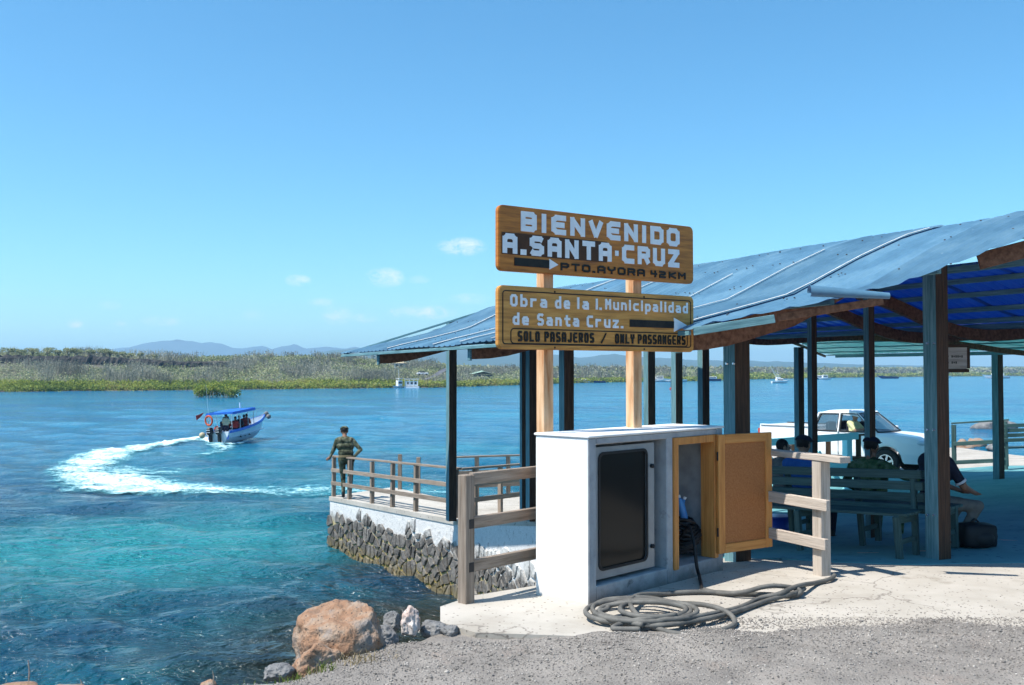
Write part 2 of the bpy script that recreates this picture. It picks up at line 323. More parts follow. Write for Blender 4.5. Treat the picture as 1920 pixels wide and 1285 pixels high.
def cracks(m,scale,w,col):
    nt=m.node_tree; b=[n for n in nt.nodes if n.type=='BSDF_PRINCIPLED'][0]; src=b.inputs['Base Color'].links[0].from_socket
    tc=nd(nt,'ShaderNodeTexCoord'); nz=nd(nt,'ShaderNodeTexNoise'); nz.inputs['Scale'].default_value=2.2; nz.inputs['Detail'].default_value=6; lk(nt,tc.outputs['Object'],nz.inputs[0])
    va=nd(nt,'ShaderNodeVectorMath',operation='MULTIPLY_ADD'); lk(nt,nz.outputs['Color'],va.inputs[0]); va.inputs[1].default_value=(.5,.5,.5); lk(nt,tc.outputs['Object'],va.inputs[2])
    vo=nd(nt,'ShaderNodeTexVoronoi'); vo.feature='DISTANCE_TO_EDGE'; vo.inputs['Scale'].default_value=scale; lk(nt,va.outputs[0],vo.inputs[0])
    r=nd(nt,'ShaderNodeMapRange'); r.inputs[1].default_value=0; r.inputs[2].default_value=w; r.inputs[3].default_value=.7; r.inputs[4].default_value=0; lk(nt,vo.outputs['Distance'],r.inputs[0])
    m2=nd(nt,'ShaderNodeMixRGB'); lk(nt,r.outputs[0],m2.inputs[0]); lk(nt,src,m2.inputs[1]); m2.inputs[2].default_value=(*col,1); lk(nt,m2.outputs[0],b.inputs['Base Color'])
cracks(M['concrete'],.55,.006,(.13,.11,.095))
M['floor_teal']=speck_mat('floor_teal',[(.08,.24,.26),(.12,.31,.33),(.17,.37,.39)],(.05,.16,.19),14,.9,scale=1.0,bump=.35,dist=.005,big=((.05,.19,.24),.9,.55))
M['pier_top']=speck_mat('pier_top',[(.33,.30,.26),(.44,.41,.36),(.52,.48,.43)],(.2,.18,.16),20,.85,bump=.3,dist=.008)
M['gravel']=speck_mat('gravel',[(.18,.163,.148),(.25,.228,.205),(.32,.29,.26)],(.09,.08,.08),46,.72,scale=2.2,bump=1.0,bscale=70,dist=.02,big=((.29,.235,.20),.7,.56))
M['pebble']=mat('pebble',[(.17,.155,.14),(.26,.235,.21),(.34,.31,.28)],.9,3,bump=.3,isl=.45)
M['rock_orange']=speck_mat('rock_orange',[(.17,.12,.09),(.29,.165,.10),(.33,.24,.175),(.23,.20,.18)],(.08,.06,.05),62,.80,scale=5,bump=1.0,bscale=26,dist=.03,big=((.25,.225,.21),4.5,.53))
M['rock_grey']=speck_mat('rock_grey',[(.10,.10,.105),(.18,.18,.18),(.27,.26,.25)],(.04,.04,.04),70,.8,scale=4,bump=.9,bscale=22,dist=.02)
M['rock_pale']=speck_mat('rock_pale',[(.42,.19,.10),(.50,.42,.38),(.62,.58,.55)],(.12,.08,.07),60,.85,scale=4,bump=.9,bscale=20,dist=.02)
def wall_mat():
    """mortar and plaster of the sea wall: whitewash on top, bare grey lower down, ochre weed near the tide line"""
    m,nt,b=base_mat('pier_mortar',.9,.2)
    tc=nd(nt,'ShaderNodeTexCoord'); sp=nd(nt,'ShaderNodeSeparateXYZ'); lk(nt,tc.outputs['Object'],sp.inputs[0])
    nz=nd(nt,'ShaderNodeTexNoise'); nz.inputs['Scale'].default_value=2.6; nz.inputs['Detail'].default_value=9; nz.inputs['Roughness'].default_value=.7; lk(nt,tc.outputs['Object'],nz.inputs[0])
    a=nd(nt,'ShaderNodeMath',operation='MULTIPLY_ADD'); lk(nt,nz.outputs[0],a.inputs[0]); a.inputs[1].default_value=.75; lk(nt,sp.outputs[2],a.inputs[2])
    mr=nd(nt,'ShaderNodeMapRange'); mr.inputs[1].default_value=WATER+.2; mr.inputs[2].default_value=WATER+2.05; lk(nt,a.outputs[0],mr.inputs[0])
    c=ramp(nt,mr.outputs[0],[(0,(.08,.065,.02)),(.12,(.36,.27,.08)),(.40,(.40,.33,.17)),(.46,(.38,.34,.26)),(.51,(.36,.34,.31)),(.57,(.66,.65,.63)),(1,(.74,.73,.71))])
    n2=nd(nt,'ShaderNodeTexNoise'); n2.inputs['Scale'].default_value=9; n2.inputs['Detail'].default_value=10; n2.inputs['Roughness'].default_value=.75; lk(nt,tc.outputs['Object'],n2.inputs[0])
    m2=nd(nt,'ShaderNodeMapRange'); m2.inputs[1].default_value=.54; m2.inputs[2].default_value=.66; m2.inputs[4].default_value=.6; lk(nt,n2.outputs[0],m2.inputs[0])
    mx=nd(nt,'ShaderNodeMixRGB'); lk(nt,m2.outputs[0],mx.inputs[0]); lk(nt,c,mx.inputs[1]); mx.inputs[2].default_value=(.20,.19,.17,1)
    lk(nt,mx.outputs[0],b.inputs['Base Color'])
    bp=nd(nt,'ShaderNodeBump'); bp.inputs['Strength'].default_value=.9; bp.inputs['Distance'].default_value=.04; lk(nt,n2.outputs[0],bp.inputs['Height']); lk(nt,bp.outputs[0],b.inputs['Normal'])
    return m
M['pier_mortar']=wall_mat()
M['wall_stone']=mat('wall_stone',[(.065,.06,.055),(.13,.12,.11),(.22,.20,.175)],.85,5,bump=.8,bscale=22,dist=.03,obj_rand=.35,coord='Object',dirt=((.30,.25,.14),6,.62))
def wash_stones():
    # whitewash splashed over the upper stones, weed on the lowest: follows height above the sea
    m=M['wall_stone']; nt=m.node_tree; b=[n for n in nt.nodes if n.type=='BSDF_PRINCIPLED'][0]; src=b.inputs['Base Color'].links[0].from_socket
    g=nd(nt,'ShaderNodeNewGeometry'); sp=nd(nt,'ShaderNodeSeparateXYZ'); lk(nt,g.outputs['Position'],sp.inputs[0])
    nz=nd(nt,'ShaderNodeTexNoise'); nz.inputs['Scale'].default_value=5; nz.inputs['Detail'].default_value=9; nz.inputs['Roughness'].default_value=.7; lk(nt,g.outputs['Position'],nz.inputs[0])
    a=nd(nt,'ShaderNodeMath',operation='MULTIPLY_ADD'); lk(nt,nz.outputs[0],a.inputs[0]); a.inputs[1].default_value=1.1; lk(nt,sp.outputs[2],a.inputs[2])
    r=nd(nt,'ShaderNodeMapRange'); r.inputs[1].default_value=WATER+1.45; r.inputs[2].default_value=WATER+1.75; r.inputs[4].default_value=.92; lk(nt,a.outputs[0],r.inputs[0])
    mx=nd(nt,'ShaderNodeMixRGB'); lk(nt,r.outputs[0],mx.inputs[0]); lk(nt,src,mx.inputs[1]); mx.inputs[2].default_value=(.62,.61,.58,1)
    r2=nd(nt,'ShaderNodeMapRange'); r2.inputs[1].default_value=WATER+.50; r2.inputs[2].default_value=WATER+.85; r2.inputs[3].default_value=.55; r2.inputs[4].default_value=0; lk(nt,a.outputs[0],r2.inputs[0])
    m2=nd(nt,'ShaderNodeMixRGB'); lk(nt,r2.outputs[0],m2.inputs[0]); lk(nt,mx.outputs[0],m2.inputs[1]); m2.inputs[2].default_value=(.20,.15,.045,1); lk(nt,m2.outputs[0],b.inputs['Base Color'])
wash_stones()
def water_mat():
    m,nt,b=base_mat('sea_water',.10,.5); b.inputs['IOR'].default_value=1.333
    tc=nd(nt,'ShaderNodeTexCoord'); v=tc.outputs['Object']
    ln=nd(nt,'ShaderNodeVectorMath',operation='LENGTH'); lk(nt,v,ln.inputs[0])
    def noise(s,d,sc,ro=.6):
        mp=nd(nt,'ShaderNodeMapping'); mp.inputs['Scale'].default_value=sc; mp.inputs['Rotation'].default_value=(0,0,.35); lk(nt,v,mp.inputs[0])
        n=nd(nt,'ShaderNodeTexNoise'); n.inputs['Scale'].default_value=s; n.inputs['Detail'].default_value=d; n.inputs['Roughness'].default_value=ro; lk(nt,mp.outputs[0],n.inputs[0]); return n.outputs[0]
    # depth of the bed: turquoise over pale sand, blue where it is deep
    n1=noise(.045,4,(1,1.6,1)); 
    n2=noise(.55,5,(1,2.2,1))
    ad=nd(nt,'ShaderNodeMath',operation='MULTIPLY_ADD'); lk(nt,n2,ad.inputs[0]); ad.inputs[1].default_value=.16; lk(nt,n1,ad.inputs[2])
    sub=nd(nt,'ShaderNodeMath',operation='SUBTRACT'); lk(nt,ad.outputs[0],sub.inputs[0]); sub.inputs[1].default_value=.08
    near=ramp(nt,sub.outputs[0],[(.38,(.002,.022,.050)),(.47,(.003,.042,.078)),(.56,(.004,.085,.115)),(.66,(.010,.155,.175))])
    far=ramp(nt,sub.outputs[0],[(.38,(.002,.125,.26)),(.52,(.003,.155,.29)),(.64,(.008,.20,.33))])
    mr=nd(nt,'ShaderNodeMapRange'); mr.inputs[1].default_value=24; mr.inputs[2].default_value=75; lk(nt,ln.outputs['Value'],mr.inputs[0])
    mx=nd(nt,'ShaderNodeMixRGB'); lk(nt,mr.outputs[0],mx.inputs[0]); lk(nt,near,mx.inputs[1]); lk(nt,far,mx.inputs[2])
    # dark green brown patch close in along the quay, turquoise patch farther out
    def dist2(cx,cy,r0,r1):
        s=nd(nt,'ShaderNodeVectorMath',operation='DISTANCE'); lk(nt,v,s.inputs[0]); s.inputs[1].default_value=(cx,cy,WATER)
        q=nd(nt,'ShaderNodeMapRange'); q.inputs[1].default_value=r0; q.inputs[2].default_value=r1; q.inputs[3].default_value=1; q.inputs[4].default_value=0; lk(nt,s.outputs['Value'],q.inputs[0]); return q.outputs[0]
    w=dist2(-1.0,15.5,2.5,5.2)
    m4=nd(nt,'ShaderNodeMixRGB'); lk(nt,w,m4.inputs[0]); lk(nt,mx.outputs[0],m4.inputs[1]); m4.inputs[2].default_value=(.016,.020,.012,1)
    w2=dist2(-9.5,25,2.5,7.5)
    w2b=nd(nt,'ShaderNodeMath',operation='MULTIPLY'); lk(nt,w2,w2b.inputs[0]); w2b.inputs[1].default_value=.75
    m5=nd(nt,'ShaderNodeMixRGB'); lk(nt,w2b.outputs[0],m5.inputs[0]); lk(nt,m4.outputs[0],m5.inputs[1]); m5.inputs[2].default_value=(.005,.21,.24,1)
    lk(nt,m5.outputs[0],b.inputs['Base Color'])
    # ripples, three scales; the finer ones fade with distance
    r1=noise(3.2,3,(1,1.7,1)); r2=noise(1.15,3,(1,1.8,1)); r3=noise(11,2,(1,1.4,1)); r0=noise(.30,2,(1,2.0,1))
    def mixh(a,ka,b_,kb):
        x=nd(nt,'ShaderNodeMath',operation='MULTIPLY'); lk(nt,a,x.inputs[0]); x.inputs[1].default_value=ka
        y=nd(nt,'ShaderNodeMath',operation='MULTIPLY_ADD'); lk(nt,b_,y.inputs[0]); y.inputs[1].default_value=kb; lk(nt,x.outputs[0],y.inputs[2]); return y.outputs[0]
    h=mixh(r0,.30,r2,.62); h=mixh(h,1,r1,.34); h=mixh(h,1,r3,.05)
    bp=nd(nt,'ShaderNodeBump'); bp.inputs['Strength'].default_value=1.0; bp.inputs['Distance'].default_value=.68; lk(nt,h,bp.inputs['Height']); lk(nt,bp.outputs[0],b.inputs['Normal'])
    return m
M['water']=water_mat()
# ---------------------------------------------------------------- the sea: one ring mesh, dense where the photograph looks, real waves near by
_wv=[]
for i in range(52):
    lam=.42*(1.12**i)*(0.9+.2*random.random()); 
    if lam>26: break
    th=math.radians(252+random.gauss(0,28)); amp=.017*lam**.70*(1 if lam<2.2 else 2.2/lam)
    _wv.append((2*math.pi/lam*math.cos(th),2*math.pi/lam*math.sin(th),random.random()*6.28,amp,lam))
def wave(x,y,cell=None):
    z=np.zeros_like(x)
    for kx,ky,ph,a,lam in _wv:
        q=np.sin(kx*x+ky*y+ph)
        f=1.0 if cell is None else np.clip((lam/np.maximum(cell,1e-6)-3)/3,0,1)
        z=z+a*(q*.8+.35*(q*q-.5))*f
    return z
def make_water():
    az=np.concatenate([np.linspace(-.62,.62,760,endpoint=False),np.linspace(.62,2*math.pi-.62,70,endpoint=False)])
    r=np.exp(np.linspace(math.log(3.2),math.log(9000),760))
    R,A=np.meshgrid(r,az,indexing='ij'); X=R*np.sin(A); Y=R*np.cos(A)
    dr=np.gradient(r)[:,None]*np.ones_like(R)
    Z=wave(X,Y,dr*1.0)*(1-np.clip((R-260)/300,0,1))+WATER
    nr,na=R.shape; V=np.stack([X,Y,Z],-1).reshape(-1,3)
    i=np.arange(nr-1)[:,None]; j=np.arange(na)[None,:]; j2=(j+1)%na
    Fq=np.stack([i*na+j,i*na+j2,(i+1)*na+j2,(i+1)*na+j],-1).reshape(-1,4)[:,::-1]
    o=link('water',np_mesh('water',V,Fq,M['water'],True)); tag(o,kind='structure'); return o
make_water()
# ---------------------------------------------------------------- foreground ground: gravel bank that breaks off to the water on the left
EDGE=[(-9,5.3),(-5,5.62),(-3.04,5.80),(-2.3,5.80),(-1.75,6.0),(-1.47,6.22),(-1.25,6.5),(-.95,6.85),(-.62,7.3),(-.4,7.7),(.2,8.2),(.9,9.0)]
def edge_y(x):
    return np.interp(x,[e[0] for e in EDGE],[e[1] for e in EDGE],right=9.0)
def make_ground():
    xs=np.arange(-9,14,.055); ys=np.arange(1.5,9.6,.055); X,Y=np.meshgrid(xs,ys,indexing='ij')
    d=edge_y(X)-Y
    nz=np.zeros_like(X)
    for s,a in ((.9,.030),(2.6,.016),(7,.010)):
        nz+=a*np.array([mn.noise(Vector((x*s,y*s,3.3))) for x,y in zip(X.ravel(),Y.ravel())]).reshape(X.shape)
    nz+=RNG.normal(0,.0035,X.shape)
    Z=-.055+nz
    # the gravel laps over the front of the concrete slab
    und=.16*np.sin(X*1.3+.4)+.10*np.sin(X*3.1+2)+.05*np.sin(X*7.7)
    Z+=.085*(1-sstep(6.75,7.75,Y+und))*sstep(-.1,1.0,X)+.03*(1-sstep(6.9,7.3,Y))
    dd=d+.10*np.sin(X*5.1)+.08*np.sin(X*11.7+1)
    fall=np.clip((.16-dd)/.5,0,None); Z=Z-np.minimum(fall*1.9+fall**2*.5,3.6)+np.where(fall>0,RNG.normal(0,.03,X.shape),0)
    Z=np.where((Y>8.2)&(X>.2),-.5,Z)
    nx,ny=X.shape; V=np.stack([X,Y,Z],-1).reshape(-1,3)
    i=np.arange(nx-1)[:,None]; j=np.arange(ny-1)[None,:]
    Fq=np.stack([i*ny+j,(i+1)*ny+j,(i+1)*ny+j+1,i*ny+j+1],-1).reshape(-1,4)
    o=link('gravel_ground',np_mesh('gravel_ground',V,Fq,M['gravel'],True)); tag(o,kind='structure')
    def gz(x,y):
        a=min(max(int(round((x+9)/.055)),0),nx-1); b=min(max(int(round((y-1.5)/.055)),0),ny-1); return float(Z[a,b])
    return gz
gz=make_ground()
def make_back_ground():
    bm=poly_sheet([(-40,-30),(40,-30),(40,1.6),(-40,1.6)],lambda x,y:-.06,.5,20); tag(bm_obj('ground',bm,M['gravel']),kind='structure')
make_back_ground()
SLAB=[(-.565,7.90),(-.53,7.42),(-.26,7.12),(.5,7.02),(3,6.95),(14,6.85),(17,12),(16.4,31),(15.9,35.5),(8,34),(2.8,26.5),(.2,25.05),(.5,15.2),(.92,9.6),(.27,8.72),(-.33,8.28)]
bm=poly_sheet(SLAB,lambda x,y:H(x,y),.35,.6,bottom=-5.0); o=bm_obj('concrete_platform',bm,M['concrete']); tag(o,kind='structure')
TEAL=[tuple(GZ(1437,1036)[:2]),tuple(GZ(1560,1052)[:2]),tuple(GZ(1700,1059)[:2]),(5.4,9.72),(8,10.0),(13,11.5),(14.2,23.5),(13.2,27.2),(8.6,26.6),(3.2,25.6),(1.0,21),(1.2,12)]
bm=poly_sheet(TEAL[::-1] if False else TEAL,lambda x,y:H(x,y)+.006,.02,.6); tag(bm_obj('teal_shade_floor',bm,M['floor_teal']),kind='structure')  # teal cast under the roof put into floor colour, edge follows its shadow
# loose pebbles
def pebbles(name,n,area,size,label):
    ico=bmesh.new(); bmesh.ops.create_icosphere(ico,subdivisions=1,radius=1); bv=np.array([v.co[:] for v in ico.verts]); bf=np.array([[v.index for v in f.verts] for f in ico.faces]); ico.free()
    Vs=[];Fs=[];c=0
    while c<n:
        x,y=area(); z=gz(x,y)
        if edge_y(x)-y<-.05 or (y>7.0 and x<1.2): continue
        s=size()*np.array([1,RNG.uniform(.6,1),RNG.uniform(.45,.8)]); a=RNG.uniform(0,6.3); ca,sa=math.cos(a),math.sin(a)
        v=bv*s*(1+RNG.normal(0,.14,bv.shape)); v=np.stack([v[:,0]*ca-v[:,1]*sa,v[:,0]*sa+v[:,1]*ca,v[:,2]],-1)
        top=max(z,0.0 if (y>7.2 and x>-.4) else z); Vs.append(v+[x,y,top+s[2]*.35]); Fs.append(bf+c*12); c+=1
    o=link(name,np_mesh(name,np.concatenate(Vs),np.concatenate(Fs),M['pebble'],False,3)); tag(o,label,'gravel',kind='stuff')
def _a1():
    y=7.55-abs(RNG.normal(0,1.0)); y=max(y,5.2); return RNG.uniform(-3.4,4.6)*y/6.5,y
pebbles('gravel',24000,_a1,lambda:min(.018,.0040*math.exp(abs(RNG.normal(0,.42)))),'loose grey gravel scattered over the ground in front of the slab')
pebbles('loose_gravel',1000,lambda:(RNG.uniform(.5,4.8),7.25+abs(RNG.normal(0,.42))),lambda:min(.015,.004*math.exp(abs(RNG.normal(0,.4)))),'stray small stones lying on the pale concrete slab')
# ---------------------------------------------------------------- rocks
def rock(name,c,size,m,seed,label,cat='rock',cuts=6,rot=0,sub=5,rough=.16,group=None,z0=None):
    rnd=random.Random(seed); bm=bmesh.new(); bmesh.ops.create_icosphere(bm,subdivisions=sub,radius=1)
    planes=[(Vector((rnd.gauss(0,1),rnd.gauss(0,1),rnd.gauss(0,.8))).normalized(),rnd.uniform(.62,.88)) for _ in range(cuts)]
    for v in bm.verts:
        p=v.co.copy()
        for n,d in planes:
            k=p.dot(n)
            if k>d: p-=n*(k-d)*.92
        q=p*1.3+Vector((seed*3.1,0,0))
        p+=p.normalized()*(rough*mn.fractal(q,1,2,4)+.06*mn.noise(q*5)+.035*mn.noise(q*13)-.05*max(0,mn.noise(q*17)-.18)-.03*max(0,mn.noise(q*31)-.2))
        v.co=Vector((p.x*size[0],p.y*size[1],p.z*size[2]))
    o=bm_obj(name,bm,m,smooth=True,M=Matrix.Translation(Vector(c))@Matrix.Rotation(rot,4,'Z')); tag(o,label,cat,group); return o
rock('boulder',P(640,1203,6.95)+Vector((0,.0,-.02)),(.36,.34,.34),M['rock_orange'],5,'large pitted orange boulder at the edge of the water','rock',cuts=8,rot=.5,rough=.12)
rock('boulder',P(592,1245,6.55)+Vector((0,0,-.02)),(.17,.2,.16),M['rock_orange'],9,'rust and cream lump at the foot of the large orange boulder','rock',cuts=5,rot=.2,rough=.2)
rock('rock',P(771,1170,7.25),(.075,.08,.12),M['rock_pale'],17,'small upright white and orange rock between boulder and slab','rock',cuts=12,rough=.34)
rock('rock',P(705,1192,7.2)+Vector((0,0,-.02)),(.16,.13,.10),M['rock_grey'],21,'low grey rock beside the large orange boulder','rock',cuts=5)
rock('rock',P(735,1166,7.45),(.07,.08,.08),M['rock_grey'],23,'dark wet stone wedged behind the upright white rock','rock',cuts=5)
rock('rock',P(815,1180,7.35),(.10,.09,.075),M['rock_grey'],31,'angular grey stone against the left tip of the slab','rock',cuts=6)
rock('rock',P(845,1185,7.25),(.075,.06,.05),M['rock_grey'],37,'small dark stone under the rounded corner of the slab','rock',cuts=6)
rock('rock',P(520,1262,6.35),(.11,.10,.06),M['rock_grey'],41,'flat grey stone among grass at the left end of the bank','rock',cuts=5)
rock('rock',P(392,1285,5.95),(.05,.05,.03),M['rock_orange'],43,'small reddish stone at the bottom edge of the bank','rock',cuts=4,sub=3)
for k,(px,py,s) in enumerate([(30,1290,.12),(125,1292,.10),(200,1296,.12)]):
    rock('rock',P(px,py,5.8),(s,.1,.022),M['rock_orange'],50+k,['flat brown rock in the lower left corner','flat brown rock second from the lower left corner','flat brown rock third from the lower left corner'][k],'rock',cuts=3,sub=3)
def wl(px,py): return GZ(px,py,WATER)
for k,(px,py,sx,sz,lab) in enumerate([(1848,800,1.1,.55,'dark rock in the water left of the right bench post'),(1880,799,1.2,.6,'dark humped rock in the water above the right bench'),
        (1806,834,.55,.40,'brown rock in the shallows at the left of the sunlit pair'),(1828,833,.7,.52,'pale topped rock in the shallows behind the green railing'),(1862,838,.35,.25,'small brown rock in the shallows next to the pale topped one')]):
    p=wl(px,py+4); rock('sea_rock',p+Vector((0,0,.0)),(sx,.6,sz),M['rock_orange'] if k in(2,3) else M['rock_grey'],60+k,lab,'rock',cuts=5,sub=3,rough=.3)
# ---------------------------------------------------------------- pier of black stones
P1=Vector((-4.54,24.8)); P2=Vector((-1.15,19.6)); P3=Vector((.5,15.2))
PB=[Vector((.2,25.05)),Vector((-1.4,24.0)),Vector((-3.2,26.8))]
pier=empty('pier',(P2.x,P2.y,H(P2.x,P2.y)),0,'stone pier with whitewashed edge and black lava stones set in mortar','pier')
def pz(x,y): return H(x,y)+.004
bm=poly_sheet([tuple(P1),tuple(P2),tuple(P3),tuple(PB[0]),tuple(PB[1]),tuple(PB[2])],pz,.10,.8)
bm_obj('deck',bm,M['pier_top'],pier,inv(pier))
def inset(poly,d):
    n=len(poly); out=[]
    for i in range(n):
        a,b,c=poly[i-1],poly[i],poly[(i+1)%n]; e1=(b-a).normalized(); e2=(c-b).normalized()
        n1=Vector((-e1.y,e1.x)); n2=Vector((-e2.y,e2.x)); m_=(n1+n2).normalized(); out.append(b+m_*d/max(.4,m_.dot(n1)))
    return out
core=inset([P1,P2,P3]+PB,.02)
bm=poly_sheet([tuple(p) for p in core],lambda x,y:pz(x,y)-.10,1,.7,bottom=WATER-2.0)
for v in bm.verts: pass
bm_obj('wall',bm,M['pier_mortar'],pier,inv(pier))
def clip(poly,n,d):
    out=[]
    for i in range(len(poly)):
        a=poly[i-1]; b=poly[i]; da=a.dot(n)-d; db=b.dot(n)-d
        if da<=0: 
            if db<=0: out.append(b)
            else: out.append(a+(b-a)*(da/(da-db)))
        elif db<=0:
            out.append(a+(b-a)*(da/(da-db))); out.append(b)
    return out
def stone_wall(A,B,top0,seed,sz=.25):
    rnd=random.Random(seed); L=(B-A).length; X=Vector(((B-A).x,(B-A).y,0)).normalized(); Nn=Vector((X.y,-X.x,0)); 
    z0=WATER-.25; pts=[]
    hmax=1.45
    rows=int((hmax)/(sz*.9)); cols=int(L/sz)
    for r in range(rows):
        for c in range(cols): pts.append(Vector(((c+.5*(r%2)+rnd.uniform(-.1,.95))*L/cols,(r+rnd.uniform(-.15,1.1))*hmax/rows)))
    for i,p in enumerate(pts):
        P_=A+(B-A)*(p.x/L); zt=H(P_.x,P_.y)-top0-.12*math.sin(p.x*2.3)-.08*math.sin(p.x*7)
        if z0+p.y>zt: continue
        cell=[p+Vector((sz*math.cos(k*math.pi/6),sz*math.sin(k*math.pi/6))) for k in range(12)]
        for q in pts:
            if q is p: continue
            dlt=q-p
            if dlt.length>2.2*sz: continue
            n=dlt.normalized(); cell=clip(cell,n,(p+q).dot(n)/2)
            if len(cell)<3: break
        if len(cell)<3: continue
        c=sum(cell,Vector((0,0)))/len(cell)
        g=.016+rnd.random()*.030
        cell=[c+(v-c)*max(.3,1-g/max(.03,(v-c).length)) for v in cell]
        cell=[v for v in cell if True]
        dp=rnd.uniform(.008,.024); mb=MB()
        base=[A.to_3d()+X*v.x+Vector((0,0,z0+v.y))-Nn*.06 for v in cell]; mid=[b+Nn*(.06+dp*.55) for b in base]
        cc=A.to_3d()+X*c.x+Vector((0,0,z0+c.y)); mid=[m_+(m_-cc).normalized()*rnd.uniform(-.008,.006) for m_ in mid]
        top=[cc+Nn*(dp+rnd.uniform(-.008,.012))+((m_-cc)-Nn*(m_-cc).dot(Nn))*.86 for m_ in mid]
        n=len(cell); fs=[tuple(2*n+k for k in range(n))]
        for k in range(n):
            k2=(k+1)%n; fs+= [(k,k2,n+k2,n+k),(n+k,n+k2,2*n+k2,2*n+k)]
        mb.add([v-cc for v in base+mid+top],fs); 
        mb.build('stone',M['wall_stone'],pier,inv(pier)@Matrix.Translation(cc))
stone_wall(P1,P2,.38,3,.22); stone_wall(P2,P3,.46,4,.22)
# ---------------------------------------------------------------- railings on the pier
def railing(name,label,pts,zf,posts,post_h,rails,m,pw=.085,rw=.035,rh=.10,group=None,cap=None,ends=(0,0),cat='railing',side=1,postrail=True):
    """pts: two ends; posts: fractions along; rails: heights above floor"""
    a,b=Vector(pts[0]),Vector(pts[1]); mid=(a+b)/2
    r=empty(name,(mid.x,mid.y,zf(mid.x,mid.y)),0,label,cat,group); d=(b-a).normalized(); nrm=Vector((d.y,-d.x))*side
    for t in posts:
        p=a+(b-a)*t; z=zf(p.x,p.y); j=Vector((random.uniform(-.008,.008),random.uniform(-.008,.008),0))
        beam('post',(p.x,p.y,z-.03),(p.x+j.x,p.y+j.y,z+post_h*random.uniform(.985,1.01)),pw,pw,m,r,up=(d.x,d.y,0))
    for h in rails:
        off=nrm*(pw/2+rw/2+.002); s=a-d*ends[0]+off; e=b+d*ends[1]+off
        if h==rails[0] and cap: s=a-d*(.05+ends[0]); e=b+d*(.05+ends[1]); beam('rail',(s.x,s.y,zf(a.x,a.y)+post_h+.022),(e.x,e.y,zf(b.x,b.y)+post_h+.022),.11,.04,m,r); continue
        beam('rail',(s.x,s.y,zf(a.x,a.y)+h),(e.x,e.y,zf(b.x,b.y)+h),rw,rh,m,r)
    return r
e1=(P2-P1).normalized(); n1=Vector((-e1.y,e1.x)); a=P1+e1*.08+n1*.09; b=P2+n1*.12-e1*.02
railing('railing','weathered wooden railing along the front edge of the stone pier',(a,b),pz,[0,.155,.36,.53,.71,.985],.97,[.97,.66,.34],M['wood_grey'],cap=True,side=1,pw=.085,rh=.09)
railing('railing','wooden railing on the pier running right from the shelter post',(Vector((-1.0,19.85)),Vector((1.1,22.9))),pz,[.12,.36,.58,.80,1],.95,[.95,.66,.34],M['wood_grey'],cap=True,side=1,pw=.085,rh=.10)
railing('railing','dark wooden railing along the far edge of the pier',(Vector((-1.45,24.1)),Vector((.25,24.98))),pz,[.0,.35,.8,1],.98,[.98,.62,.3],M['wood_grey'],cap=True,side=1,pw=.085,rh=.10,ends=(0,.5))
for k,(x,y) in enumerate([(-2.95,26.3),(-2.38,25.4)]):
    o=beam('bollard_post',(x,y,pz(x,y)-.03),(x,y,pz(x,y)+.92),.10,.10,M['wood_grey'],up=(1,0,0)); tag(o,['bare wooden post at the far corner of the pier','bare wooden post beside the gap in the far pier railing'][k],'post','bare posts on the pier')
# ---------------------------------------------------------------- two railings in front
AX=Vector((.69,.724,0)).normalized(); BX=Vector((-AX.y,AX.x,0))
C0=Vector((.608,7.94,0))           # near corner of the cabinet
p=GZ(874,1130); r=empty('railing',(p.x,p.y,0),0,'grey wooden post and rails running behind the white cabinet','railing')
wp=.098
beam('post',(p.x,p.y,-.05),(p.x,p.y,1.02),wp,wp,M['wood_grey'],r,up=AX)
for z in (.985,.63,.285):
    a=Vector((p.x,p.y,z))+BX*(.0)+AX*(wp/2+.001 if z<.9 else wp/2+.001); e=a+AX*1.55
    beam('rail',a-AX*.0,e,.045,.095,M['wood_grey'],r)
    mb=MB().box((0,0,0),(.046,.05,.08)); 
for z in (.63,.285):
    a=Vector((p.x,p.y,z))-BX*(wp/2+.0015)+AX*.012
    beam('notch',a-AX*.026,a+AX*.026,.004,.075,M['black_rubber'],r)
BP=Vector((-.447,.894,0)).normalized(); AP=Vector((BP.y,-BP.x,0))
p=GZ(1541,1078); r=empty('railing',(p.x,p.y,0),0,'short bleached railing with three rails at the edge of the shelter floor','railing')
beam('post',(p.x,p.y,-.05),(p.x,p.y,1.035),.115,.115,M['wood_pale'],r,up=BP)
for z,ra,lb,hh in ((1.065,.30,1.15,.055),(.65,.17,1.25,.10),(.30,.15,1.25,.10)):
    off=-AP*(.0575+.024) if z<1 else Vector((0,0,0)); ww=.045 if z<1 else .13
    beam('rail',Vector((p.x,p.y,z))+off-BP*ra,Vector((p.x,p.y,z))+off+BP*lb,ww,hh,M['wood_pale'],r)
# ---------------------------------------------------------------- shelter
E1=Vector((1.70,8.60,EYE)); 
RS=1.058
E1=Vector((1.70*RS,8.60*RS,EYE))
def S(s,t,h=0): q=E1+AP*s*RS+BP*t*RS; h=h*RS; return Vector((q.x,q.y,EYE+h))
fs_=[-.3,0,.6,1.24,2.06,2.7,3.2,3.6]; fh=[.33,.42,.56,.72,1.10,1.36,1.50,1.55]
def gf(s,t=0): return float(np.interp(s,fs_,fh))+ .007*math.sin(t*2.1+s)-.008*max(0,t-3)
bs_=[3.5,4.2,4.87,5.4,6.0,6.8,7.4,8.1,9,10.5,12,14.5]; bh=[1.13,1.0,.78,.64,.60,.66,.70,.72,.72,.66,.52,.36]
def smooth_interp(x,xs,ys):
    return sum(float(np.interp(x+d,xs,ys))*w for d,w in ((-.3,.25),(0,.5),(.3,.25)))
def gb(s,t=0): return smooth_interp(s,bs_,bh)
